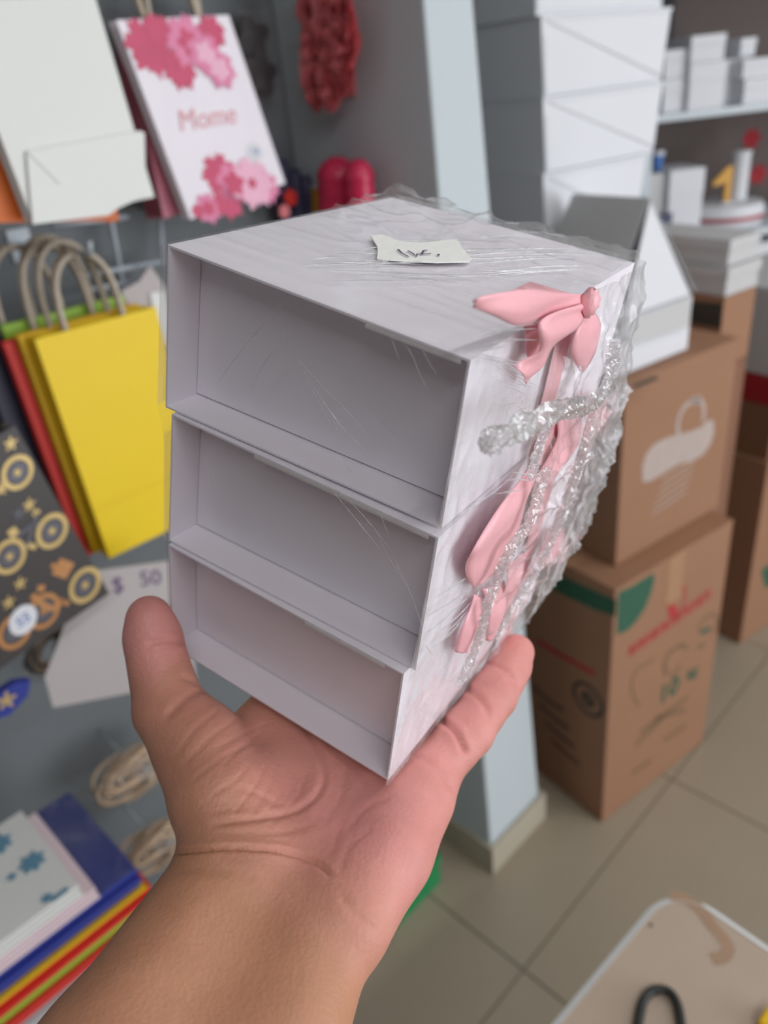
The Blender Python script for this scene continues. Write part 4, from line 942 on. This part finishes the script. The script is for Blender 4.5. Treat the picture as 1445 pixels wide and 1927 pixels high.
# scissors: black handle loop pointing away, the rest runs out of the photo
hp = [(1198, 1960), (1202, 1925), (1210, 1890), (1224, 1872), (1244, 1868), (1262, 1876), (1274, 1896), (1280, 1925), (1284, 1960)]
hb = [onz(p, TZ) for p in smoothline(hp, 40)]
cen = np.mean(hb, 0)
sc = thing('scissors', 'black-handled scissors lying on the work table, only one finger loop in view', 'scissors', cen + Z * .0)
back = -eb * 0 + ea; back = (onz((1240, 1990), TZ) - onz((1244, 1870), TZ)); back -= Z * (back @ Z); back /= np.linalg.norm(back)
sidev = np.cross(Z, back)
loop = [p + Z * .0055 for p in hb] + [hb[-1] + back * .012 + sidev * -.0 + Z * .0055, (hb[0] + hb[-1]) / 2 + back * .03 + Z * .0055, hb[0] + back * .012 + Z * .0055, hb[0] + Z * .0055]
tube('handle', loop, .0042, M['blackplastic'], sc, 10)
l2 = [p + sidev * .05 + back * .004 for p in loop]
hm = (hb[0] + hb[-1]) / 2 + back * .03
tube('handle', [hm + sidev * .02 + back * .012 + (sidev * math.cos(a) * .018 + back * math.sin(a) * .024) + Z * .0055 for a in np.linspace(0, 2 * math.pi, 24)], .0042, M['blackplastic'], sc, 10)
for s_ in (-1, 1):
    slab('blade', [hm + sidev * (.004 * s_ - .005) + back * .02 + Z * .004, hm + sidev * (.004 * s_ + .005) + back * .02 + Z * .004, hm + sidev * (.004 * s_ + .002) + back * .13 + Z * .004, hm + sidev * (.004 * s_ - .001) + back * .135 + Z * .004], Z, .0015, M['wire'], sc)
yc = onz((1447, 1897), TZ); yf = Frame(yc, eb, ea, Z)
t = thing('yellow_cutter', 'yellow plastic cutter handle at the right edge of the work table', 'cutter', yf(.03, .02, 0))
bevel(box('grip', yf, 0, .09, .0, .028, .0006, .016, M['yellowplastic'], t), .003); bevel(box('slider', yf, .03, .05, .008, .02, .016, .02, M['blackplastic'], t), .001)

# ================================================================== HANGING BAGS (LEFT WALL)
def bag(name, label, pxTL, pxTR, pxBL, v, m, dep=.016, group=None, fold=None, handles=0, hh=.1, cord='kraftcord', nloop=1, side=None, pxBR=None, cat='gift bag'):
    """flat hanging paper bag, front panel at distance v from the viewer along the wall normal"""
    TL, TR, BL = onv(pxTL, v), onv(pxTR, v), onv(pxBL, v); BR = TR + (BL - TL) if pxBR is None else onv(pxBR, v)
    t = thing(name, label, cat, (BL + BR) / 2, group); q = V * dep; th = .0012
    ex = (TR - TL) / np.linalg.norm(TR - TL); ez = (TL - BL) / np.linalg.norm(TL - BL)
    slab('front_panel', [TL, BL, BR, TR], V, th, m, t); slab('back_panel', [TL + q - V * th, BL + q - V * th, BR + q - V * th, TR + q - V * th], V, th, m, t)
    g = side or m
    for a, b, sg in ((TL, BL, 1), (TR, BR, -1)):   # gusset folded inwards
        mid = V * dep * .5 + ex * sg * .012
        slab('gusset', [a + V * th, b + V * th, b + mid, a + mid], ex * sg, .0006, g, t); slab('gusset', [a + mid, b + mid, b + q - V * th, a + q - V * th], ex * sg, .0006, g, t)
    slab('base', [BL + V * th, BR + V * th, BR + q - V * th, BL + q - V * th], ez, .0008, g, t)
    W_ = np.linalg.norm(TR - TL)
    for s_ in range(handles):
        base = (TL + TR) / 2 + V * (dep * (.4 if s_ == 0 else .6))
        pts = []
        for a in np.linspace(0, math.pi, 17):
            pts.append(base + ex * math.cos(a) * W_ * .24 + ez * (math.sin(a) ** .55 * hh - .012) + V * .004 * math.sin(a) * (1 if s_ else -1))
        pts = [base + ex * W_ * .24 - ez * .03] + pts + [base - ex * W_ * .24 - ez * .03]
        tube('handle', pts, .0034, M[cord], t, 8)
    return t, TL, TR, BL, BR, ex, ez
GH = 'gift bags hanging on the left wall'
# yellow bag and the ones behind it
YV = .93
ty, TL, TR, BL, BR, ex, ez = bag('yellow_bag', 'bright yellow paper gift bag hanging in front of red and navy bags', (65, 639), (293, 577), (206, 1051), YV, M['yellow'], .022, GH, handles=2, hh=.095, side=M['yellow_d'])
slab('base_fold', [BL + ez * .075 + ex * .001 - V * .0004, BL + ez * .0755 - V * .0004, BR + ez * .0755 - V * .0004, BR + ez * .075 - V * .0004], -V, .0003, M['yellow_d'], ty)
def behind(name, label, dv, du, m, dz=0, side=None, dep=.012, hh=.095, w=1.0, cord='kraftcord'):
    a, b, c = TL + V * dv + U * du + Z * dz, TL + (TR - TL) * w + V * dv + U * du + Z * dz, BL + V * dv + U * du + Z * dz
    px = proj(np.array([a, b, c])); return bag(name, label, px[0], px[1], px[2], YV + dv, m, dep, GH, handles=2, hh=hh, side=side, cord=cord)
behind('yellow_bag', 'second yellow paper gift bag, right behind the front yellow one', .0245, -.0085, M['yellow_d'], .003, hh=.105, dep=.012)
behind('red_bag', 'red paper gift bag hanging behind the yellow bags', .040, -.022, M['red_p'], -.004, dep=.014, hh=.11)
behind('green_bag', 'lime green paper gift bag hanging between red and navy bags', .0565, -.012, M['green_p'], .012, hh=.10, dep=.010)
behind('navy_bag', 'dark navy paper gift bag, rearmost behind the yellow bags', .070, -.045, M['navy'], -.004, hh=.11, dep=.02)
# bag hook
t = thing('wall_hook', 'wire hook carrying the paper cord handles of the yellow bags', 'hook', (TL + TR) / 2 + V * .1 + Z * .08)
hk0 = (TL + TR) / 2 + Z * .083; tube('rod', [hk0 + V * (ROOM_V1 - YV - .002), hk0 + V * .02, hk0 - V * .03, hk0 - V * .036 + Z * .015], .003, M['wire'], t, 8); box('plate', Frame(hk0 + V * (ROOM_V1 - YV - .004), U, V, Z), -.015, .015, -.0, .003, -.02, .02, M['wire'], t)

# white bag with folded base, orange bag behind
WVv = .86
tw, TL, TR, BL, BR, ex, ez = bag('white_bag', 'large plain white paper bag with folded base, hanging top left', (-98, 0), (178, -8), (62, 418), WVv, M['white_p'], .02, GH, handles=2, hh=.1)
fl_ = [onv(p, WVv - .004) for p in ((50, 285), (262, 246), (272, 250), (275, 368), (222, 392), (205, 405), (62, 422))]
slab('folded_base', fl_, V, .0025, M['white_p'], tw)
slab('fold_crease', [onv(p, WVv - .0046) for p in ((52, 286), (55, 284), (118, 345), (112, 346))], -V, .0006, M['white_p'], tw)
bag('orange_bag', 'orange paper gift bag mostly hidden behind the white bag', (-120, 60), (160, 20), (-30, 420), WVv + .03, M['orange_p'], .012, GH, handles=0, pxBR=(224, 415))
# floral bags
FV = .97
tf, TL, TR, BL, BR, ex, ez = bag('floral_bag', 'white gift bag printed with pink flowers and script, hanging beside the white bag', (218, 38), (430, 28), (358, 413), FV, M['floralbase'], .018, GH, handles=2, hh=.09, pxBR=(537, 345), side=M['floralbase'])
def fpx(p): return onv(p, FV - .0006)
def flower(name, px, r_px, m, ph, lob=7, amp=.22, layer=0, inner=None):
    c = fpx(px) - V * .0003 * layer; r_ = np.linalg.norm(fpx((px[0] + r_px, px[1])) - fpx(px))
    slab(name, disc_pts(c, ex, ez, r_, 56, lambda a: 1 + amp * math.sin(lob * a + ph) * .5 + .1 * math.sin(15 * a + 2 * ph) + .06 * math.sin(27 * a)), -V, .0002, m, tf)
    if inner: slab('petal_print', disc_pts(c - V * .0004, ex, ez, r_ * inner[0], 40, lambda a: 1 + .2 * math.sin(5 * a + ph)), -V, .0002, inner[1], tf)
for i, (px, r_, m_, ly, inn) in enumerate([((282, 88), 40, 'pink1', 0, None), ((300, 62), 26, 'pink1', 1, None), ((338, 132), 27, 'pink1', 2, None), ((355, 80), 36, 'pink2', 3, (.5, M['pink1'])), ((398, 60), 22, 'pink1', 4, None), ((385, 100), 28, 'pink2', 5, (.55, M['pink3'])), ((412, 130), 26, 'pink2', 6, (.6, M['pink3'])),
                              ((415, 330), 30, 'pink1', 0, None), ((440, 345), 28, 'pink2', 1, (.6, M['pink1'])), ((474, 345), 34, 'pink3', 2, (.22, M['pink1'])), ((500, 352), 22, 'pink2', 1, None), ((392, 392), 22, 'pink2', 0, (.5, M['pink1'])), ((430, 380), 24, 'pink1', 1, None), ((372, 398), 10, 'pink1', 1, None)]):
    flower('flower_print', px, r_, M[m_], i * 1.7, layer=ly, inner=inn)
ctx = fpx((392, 222)); text('script_print', 'Mome', .036, ctx, ex, ez, M['script'], tf, .0006, .28)
stc = fpx((480, 286)); slab('price_sticker', disc_pts(stc, ex, ez, .0125, 26), -V, .0005, M['wcard'], tf)
text('sticker_ink', '10', .012, stc - V * .0007, ex, ez, M['blue_ink'], tf, .0002)
for k in range(3):
    a = [onv(p, FV + .026 + .02 * k) for p in ((232 - 6 * k, 45), (428, 30), (308 - 12 * k, 412), (500, 350))]
    px = proj(np.array(a)); bag('pink_bag', ['pink printed gift bag right behind the floral one', 'pink printed gift bag, second behind the floral one', 'pink printed gift bag, rearmost behind the floral one'][k], px[0], px[1], px[2], FV + .026 + .02 * k, M['pinkbag'], .012, GH, handles=2, hh=.085, pxBR=px[3], side=M['pinkbag'])
# black bicycle bag
BV = .80
tk, TL, TR, BL, BR, ex, ez = bag('black_bag', 'black gift bag printed with gold bicycles and a round price sticker', (-190, 930), (28, 800), (-30, 1280), BV, M['black_p'], .024, GH, handles=2, hh=.08, pxBR=(206, 1117))
def bpx(p): return onv(p, BV - .0006)
def wheel(px, r_px, m='gold'):
    c = bpx(px); r_ = r_px * np.linalg.norm(bpx((px[0], px[1] + 10)) - bpx(px)) / 10
    annulus('wheel_print', c, ex, ez, r_ * .72, r_, .0004, M[m], tk); annulus('wheel_print', c, ex, ez, r_ * .02, r_ * .2, .0004, M[m], tk, 14); annulus('wheel_print', c, ex, ez, r_ * .24, r_ * .6, .0003, M['silver'], tk, 20)
for px, m_ in (((33, 889), 'gold'), ((98, 999), 'gold'), ((18, 1047), 'gold'), ((160, 1101), 'gold'), ((82, 1150), 'copper'), ((28, 1188), 'copper')): wheel(px, 31, m_)
for pts, wd, m_ in (([(30, 1010), (62, 985), (70, 965)], .004, 'silver'), ([(62, 985), (98, 999)], .004, 'silver'), ([(18, 1047), (50, 1025), (62, 985)], .0035, 'silver'), ([(50, 1025), (68, 1030)], .006, 'gold'), ([(64, 962), (72, 968)], .008, 'gold'), ([(18, 1008), (32, 996)], .010, 'gold'),
                   ([(105, 1065), (132, 1075)], .020, 'copper'), ([(96, 1064), (106, 1066)], .006, 'copper'), ([(60, 1120), (95, 1145), (120, 1128)], .007, 'copper'), ([(110, 1130), (130, 1136)], .006, 'copper'), ([(70, 1108), (84, 1106)], .008, 'copper')):
    stroke('frame_print', [bpx(p) for p in smoothline(pts, 10)], wd, -V, M[m_], tk, .0003)
for px, m_ in (((20, 835), 'gold'), ((55, 950), 'gold'), ((35, 966), 'silver'), ((38, 1098), 'gold'), ((16, 1134), 'gold'), ((2, 920), 'gold')):
    slab('star_print', disc_pts(bpx(px), ex, ez, .0068, 20, lambda a: .75 + .45 * math.cos(5 * a)), -V, .0003, M[m_], tk)
stc = bpx((43, 1166)) - V * .0006; slab('price_sticker', disc_pts(stc, ex, ez, .0165, 28), -V, .0005, M['wcard'], tk); text('sticker_ink', '55', .017, stc - V * .0008, ex, ez, M['blue_ink'], tk, .0002)

# price card
dv_ = ray((200, 1200)); dv_[2] = 0; dv_ /= np.linalg.norm(dv_); nv_ = -dv_ * .94 + Z * .34; nv_ /= np.linalg.norm(nv_)
pc0 = CAM + ray((200, 1200)) * .98
def pcx(p, off=0): return onplane(p, pc0 + nv_ * off, nv_)
t = thing('price_card', 'off-white price card with a hand-written amount, leaning under the yellow bags', 'sign', pcx((200, 1320)))
slab('card', [pcx(p) for p in ((150, 1078), (345, 1052), (370, 1280), (100, 1332), (84, 1275), (120, 1180))], -nv_, .003, M['grey_p'], t)
ax1 = pcx((320, 1080)) - pcx((200, 1095)); ax1 /= np.linalg.norm(ax1); ay1 = np.cross(nv_, ax1)
text('pen_lettering', '$', .028, pcx((222, 1102), .0005), ax1, ay1, M['purple_ink'], t, .0004); text('pen_lettering', '50', .028, pcx((283, 1089), .0005), ax1, ay1, M['purple_ink'], t, .0004)
# card on a small wire easel reaching back to the wall
p_ = pcx((215, 1240), -.004); tube('wire_stay', [p_, p_ + V * max(.02, (ROOM_V1 - .003 - p_ @ V))], .002, M['wire'], t, 6)

# wire rack behind the bags
t = thing('wire_rack', 'pale wire rack fixed to the grey wall between the bags', 'rack', onv((250, 520), ROOM_V1 - .03))
RV = 1.055
for a, b in (((203, 380), (230, 530)), ((301, 385), (306, 500))):
    tube('upright', [onv(a, RV), onv(b, RV)], .0035, M['wire'], t, 8)
for a, b in (((100, 425), (240, 408)), ((150, 520), (306, 492)), ((150, 548), (250, 530))):
    tube('crossbar', [onv(a, RV), onv(b, RV)], .0035, M['wire'], t, 8)
for px in ((204, 385), (302, 395)): q = onv(px, RV); tube('wall_stub', [q, q + V * (ROOM_V1 - RV - .001)], .0035, M['wire'], t, 8)
# folded pale bag and small red tag by the rack
t = thing('folded_bag', 'crumpled pale paper bag peeking out behind the yellow bag', 'bag', onv((280, 600), 1.04))
pp = [(228, 548), (262, 530), (282, 500), (312, 540), (325, 640), (296, 640), (250, 590)]
slab('front', [onv(p, 1.03) for p in pp], V, .008, M['grey_p'], t); slab('flap', [onv(p, 1.026) for p in ((282, 552), (312, 548), (330, 660), (300, 640))], V, .003, M['white_p'], t)
t = thing('red_tag', 'small red rounded tag beside the yellow bag top', 'tag', onv((223, 585), 1.0)); tc_ = onv((223, 584), 1.0)
slab('disc', disc_pts(tc_, U, Z, .016, 20), V, .004, M['red_p'], t); tube('string', [tc_ + Z * .012, tc_ + Z * .05 + V * .05, tc_ + Z * .06 + V * (ROOM_V1 - 1.001)], .001, M['wire'], t, 5)

# ------------------------------------------------------------------ things hanging on the pillar's shaded side
PU = PU0
def ou(px, off): return onu(px, PU - off)
t = thing('rose_garland', 'hanging bundle of dusty pink artificial roses on the shaded side of the pillar', 'flowers', ou((620, 190), .04))
rose_me = None
def rose_mesh():
    v, f = [], []
    for L_ in range(4):
        n = 5 + L_; r0 = .006 + .006 * L_
        for k in range(n):
            a = 2 * math.pi * k / n + L_ * .7; b = len(v)
            for i in range(4):
                for j in range(4):
                    aa = a + (j / 3 - .5) * 2 * math.pi / n * 1.6; zz_ = i / 3
                    rr = r0 * (.55 + .75 * zz_) + .0016 * math.sin(3 * j + L_); v.append((rr * math.cos(aa), rr * math.sin(aa), .020 * zz_ * (1 - .22 * L_) + .004 * math.cos((j / 3 - .5) * 3)))
            for i in range(3):
                for j in range(3): q = b + 4 * i + j; f.append((q, q + 1, q + 5, q + 4))
    me = bpy.data.meshes.new('rose'); me.from_pydata(v, [], f); me.polygons.foreach_set('use_smooth', [True] * len(f)); me.materials.append(M['rose']); return me
rose_me = rose_mesh()
k = 0
for row in range(9):
    for cl in range(3):
        px = (588 + 28 * cl + 4 * (row % 2) + row * 1.2, -28 + row * 25 + random.uniform(-4, 4)); 
        if row == 8 and cl == 2: continue
        o = bpy.data.objects.new('rose', rose_me); COL.objects.link(o); o.parent = t; p = ou(px, .03 + .008 * random.random())
        o.location = Vector(p - np.array(t.location)); zd = Vector(-U + V * random.uniform(-.5, .5) + Z * random.uniform(-.5, .5)).normalized()
        o.rotation_euler = zd.to_track_quat('Z', 'Y').to_euler(); s_ = random.uniform(.78, .95); o.scale = (s_, s_, s_)
slab('backing_card', [ou(p, .002) for p in ((572, -60), (664, -60), (670, 180), (580, 195))], -U, .003, M['rose'], t)
t = thing('foil_roll', 'bundle of hot pink foil rolls standing against the pillar behind the held boxes', 'wrapping', ou((650, 400), .05))
for (x0, x1, yt, off, r_) in ((607, 660, 296, .03, .03), (655, 694, 300, .035, .02)):
    a, b = ou(((x0 + x1) / 2, yt), off), ou(((x0 + x1) / 2 + 6, 420), off); w_ = np.linalg.norm(ou((x0, yt), off) - ou((x1, yt), off)) / 2
    n_ = 14; pts = [a + (b - a) * (i / n_) for i in range(n_ + 1)]; rr = [w_ * min(1, .35 + .65 * math.sin(min(1, i / 3) * math.pi / 2)) * (1 + .04 * math.sin(i * 2.1)) for i in range(n_ + 1)]
    tube('roll', pts, rr, M['hotpink'], t, 16)
    q = (a + b) / 2; tube('hanger', [q, q + U * (off - .001)], .002, M['wire'], t, 6)
t = thing('amber_pack', 'small amber packet tucked beside the hot pink foil rolls', 'packet', ou((596, 395), .03)); slab('pouch', [ou(p, .02) for p in ((586, 352), (606, 356), (612, 400), (588, 402))], U, .018, M['amber'], t); slab('seal', [ou(p, .0205) for p in ((585, 349), (606, 353), (606, 357), (586, 353))], U, .004, M['wcard'], t)
t = thing('indigo_bundle', 'dark indigo fabric bundle hanging low by the floral bag', 'fabric', onv((550, 395), 1.05))
for k, (px0, px1) in enumerate((((528, 300), (540, 420)), ((552, 318), (562, 420)), ((574, 330), (584, 420)))):
    a, b = onv(px0, 1.07), onv(px1, 1.07); tube('fold', [a + (b - a) * i / 6 for i in range(7)], [.010, .013, .015, .016, .016, .017, .017], M['indigo'], t, 10)
t = thing('red_bead_tag', 'small red beaded tag in front of the indigo bundle', 'tag', onv((548, 372), 1.03)); c_ = onv((548, 372), 1.03)
slab('disc', disc_pts(c_, U, Z, .012, 18, lambda a: 1 + .15 * math.sin(5 * a)), V, .006, M['red_p'], t); slab('disc', disc_pts(onv((536, 398), 1.03), U, Z, .010, 18), V, .006, M['rose'], t)
t = thing('charcoal_pouch', 'clear pouch holding a charcoal felt flower, hanging behind the floral bag', 'packet', onv((485, 190), 1.07))
slab('felt_flower', disc_pts(onv((478, 72), 1.075), U, Z, .026, 40, lambda a: 1 + .25 * math.sin(4 * a)), V, .008, M['charcoal'], t); slab('felt_flower', disc_pts(onv((492, 138), 1.072), U, Z, .027, 40, lambda a: 1 + .22 * math.sin(5 * a + 1)), V, .008, M['charcoal'], t)
slab('pouch', [onv(p, 1.066) for p in ((444, 20), (508, 16), (540, 190), (476, 200))], V, .0005, M['pouch'], t)

# ------------------------------------------------------------------ stacks on the low shelf, bottom left
GZ = .80
gA, gB = onz((-60, 1872), GZ), onz((262, 1636), GZ)
vv_ = float(np.mean([gA @ V, gB @ V])); ur = gB @ U; ul = ur - .34
table_top = GZ - .125
low = Frame((0, 0, 0), U, V, Z)
t = thing('low_counter', 'white counter under the packs of paper bags in the bottom left', 'counter', low((ul + ur) / 2, vv_ + .2, 0))
bevel(box('top', low, ul - .4, ur + .02, vv_ - .10, vv_ + .19, table_top - .03, table_top, M['wtable'], t), .003)
box('cabinet', low, ul - .38, ur + .0, vv_ - .07, vv_ + .18, .0005, table_top - .03, M['gcard'], t)
GP = 'packs of coloured paper bags stacked on the low counter'
lay = [('grey', 'gcard', .030, 'grey pack of bags at the bottom of the stack on the low counter'), ('red', 'red_p', .018, 'red pack of paper bags, lower one in the stack on the low counter'), ('green', 'green_p', .016, 'green pack of paper bags in the stack on the low counter'), ('red', 'red_p', .016, 'red pack of paper bags, upper one in the stack on the low counter'), ('yellow', 'yellow_d', .010, 'thin yellow pack of paper bags in the stack on the low counter'), ('blue', 'blue_p', .034, 'blue pack of paper bags on top of the stack on the low counter')]
z_ = table_top
for i, (nm, m_, hh_, lb) in enumerate(lay):
    jx = [.0, .012, .006, .008, .003, 0][i]; fr = Frame(low(ul, vv_, z_), U, V, Z); L_ = ur - ul
    t = thing(nm + '_bag_pack', lb, 'paper bags', fr(L_ / 2, .1, 0), GP)
    ns = max(2, int(hh_ / .006))
    for s_ in range(ns): box('bag', fr, .004 * (s_ % 2), L_ + jx - .003 * ((s_ + i) % 2), .003 * ((s_ * 2 + i) % 3), .185, .0004 + hh_ * s_ / ns, hh_ * (s_ + 1) / ns - .0006, M[m_], t)
    z_ += hh_
# clear sleeve over the blue pack
fr = Frame(low(ul, vv_, GZ), U, V, Z)
o = slab('clear_sleeve', [fr(0, 0, .0012), fr(ur - ul, 0, .0012), fr(ur - ul, .185, .0012), fr(0, .185, .0012)], Z, .0004, M['pouch'], t)
GZ2 = GZ + .002
# white bags with blue flower print on the blue pack
wq = [onz(p, GZ2 + .03) for p in ((150, 1668), (60, 1512))]
fr2 = Frame(wq[0] - U * .30, U, V, Z); wlen = .30; wdep = abs((wq[1] - wq[0]) @ V)
for i, (m_, z0_, z1_, lb, dx) in enumerate((('palepink', GZ2, GZ2 + .014, 'pale pink pack of bags between the blue pack and the flowered white one', .014), ('white_p', GZ2 + .014, GZ2 + .03, 'white pack of bags printed with blue flowers, top left of the low counter', 0))):
    fb = Frame(np.array([fr2.o[0], fr2.o[1], z0_]), U, V, Z); t = thing('flowered_bag_pack', lb, 'paper bags', fb(wlen / 2, wdep / 2, 0), GP)
    for s_ in range(3): box('bag', fb, 0, wlen + dx - .002 * (s_ % 2), .002 * s_ - dx * .4, wdep, .0004 + (z1_ - z0_) * s_ / 3, (z1_ - z0_) * (s_ + 1) / 3 - .0004, M[m_], t)
for px, r_ in (((60, 1622), .014), ((-4, 1590), .015), ((88, 1690), .006), ((22, 1650), .005)):
    c_ = onz(px, GZ2 + .0302); slab('flower_print', disc_pts(c_, U, V, r_, 40, lambda a: 1 + .2 * math.sin(7 * a) + .1 * math.sin(13 * a)), Z, .0003, M['bluesky'], t)
slab('side_print', [onz(p, GZ2 + .0302) for p in ((95, 1690), (126, 1668), (130, 1675), (99, 1698))], Z, .0003, M['bluesky'], t)
# bundles of tan cord handles on the counter against the wall
GC = 'bundles of tan paper cord on the low counter'
for i, (px, v_, lb, sc_) in enumerate((((250, 1450), 1.0, 'bundle of tan twisted cord in clear wrap, upper one behind the wrist', 1.3), ((292, 1590), .93, 'bundle of tan twisted cord in clear wrap, lower one beside the wrist', 1.15))):
    c_ = onv(px, v_); t = thing('cord_bundle', lb, 'cord', c_ - Z * .05, GC)
    for k in range(9):
        r1, r2 = (.052 - .0035 * k) * sc_, (.030 - .0022 * k) * sc_; off = V * (.012 * (k % 3) - .012) + U * .010 * math.sin(k * 2) + Z * .008 * math.sin(k * 3.3)
        pts = [c_ + off + U * math.cos(a) * r1 + Z * (math.sin(a) * r2 + .006 * math.sin(2 * a + k)) + V * .006 * math.sin(3 * a + k) for a in np.linspace(0, 2 * math.pi, 33)]
        tube('cord', pts, .0032, M['tancord'], t, 7)
    tube('tie', [c_ + V * .012 * math.cos(a) + Z * (.014 * math.sin(a) - .02 * sc_) + U * .02 for a in np.linspace(0, 2 * math.pi, 17)], .003, M['wcard'], t, 6)
    v, f = tube_geo([c_ - U * .062 * sc_, c_ - U * .05 * sc_, c_, c_ + U * .05 * sc_, c_ + U * .062 * sc_], [.008, .026 * sc_, .036 * sc_, .026 * sc_, .008], 14); mk('wrap', v, f, M['pouch'], t, True)
    if i == 0:
        st = c_ - Z * .045
    tube('hanger', [c_ + Z * .02 + V * .0, c_ + Z * .03 + V * (ROOM_V1 - v_ - .001)], .002, M['wire'], t, 6)
# starred blue bag and clear-wrapped pack below the black bag
t = thing('starred_bag', 'blue gift bag printed with a pale gold star, low at the left edge', 'gift bag', onv((20, 1350), .84)); 
slab('panel', [onv(p, .84) for p in ((-60, 1300), (-10, 1310), (30, 1285), (58, 1282), (52, 1310), (18, 1346), (-60, 1370))], V, .012, M['blue_p'], t); slab('star_print', disc_pts(onv((12, 1318), .839), U, Z, .010, 30, lambda a: .75 + .5 * math.cos(5 * a)), -V, .0004, M['gold'], t)
tube('hanger', [onv((10, 1312), .845), onv((10, 1312), .845) + V * (ROOM_V1 - .847)], .002, M['wire'], t, 6)
t = thing('wrapped_cord_pack', 'clear-wrapped pack of dark and tan cord hanging under the black bag', 'packet', onv((90, 1270), .87))
c_ = onv((100, 1225), .9)
for k in range(6):
    pts = [c_ + U * math.cos(a) * (.036 - .003 * k) + Z * math.sin(a) * (.028 - .002 * k) + V * .004 * math.sin(2 * a + k) for a in np.linspace(0, 2 * math.pi, 29)]
    tube('cord', pts, .0034, M['tancord'] if k % 2 else M['charcoal'], t, 7)
v, f = tube_geo([c_ - U * .05, c_ - U * .035, c_, c_ + U * .035, c_ + U * .05], [.008, .026, .034, .026, .008], 14); mk('wrap', v, f, M['pouch'], t, True)
slab('header_card', [onv(p, .875) for p in ((108, 1195), (210, 1120), (222, 1140), (135, 1210), (95, 1260))], V, .003, M['smoke'], t)
tube('hanger', [c_ + Z * .02, c_ + Z * .02 + V * (ROOM_V1 - c_ @ V - .001)], .002, M['wire'], t, 6)
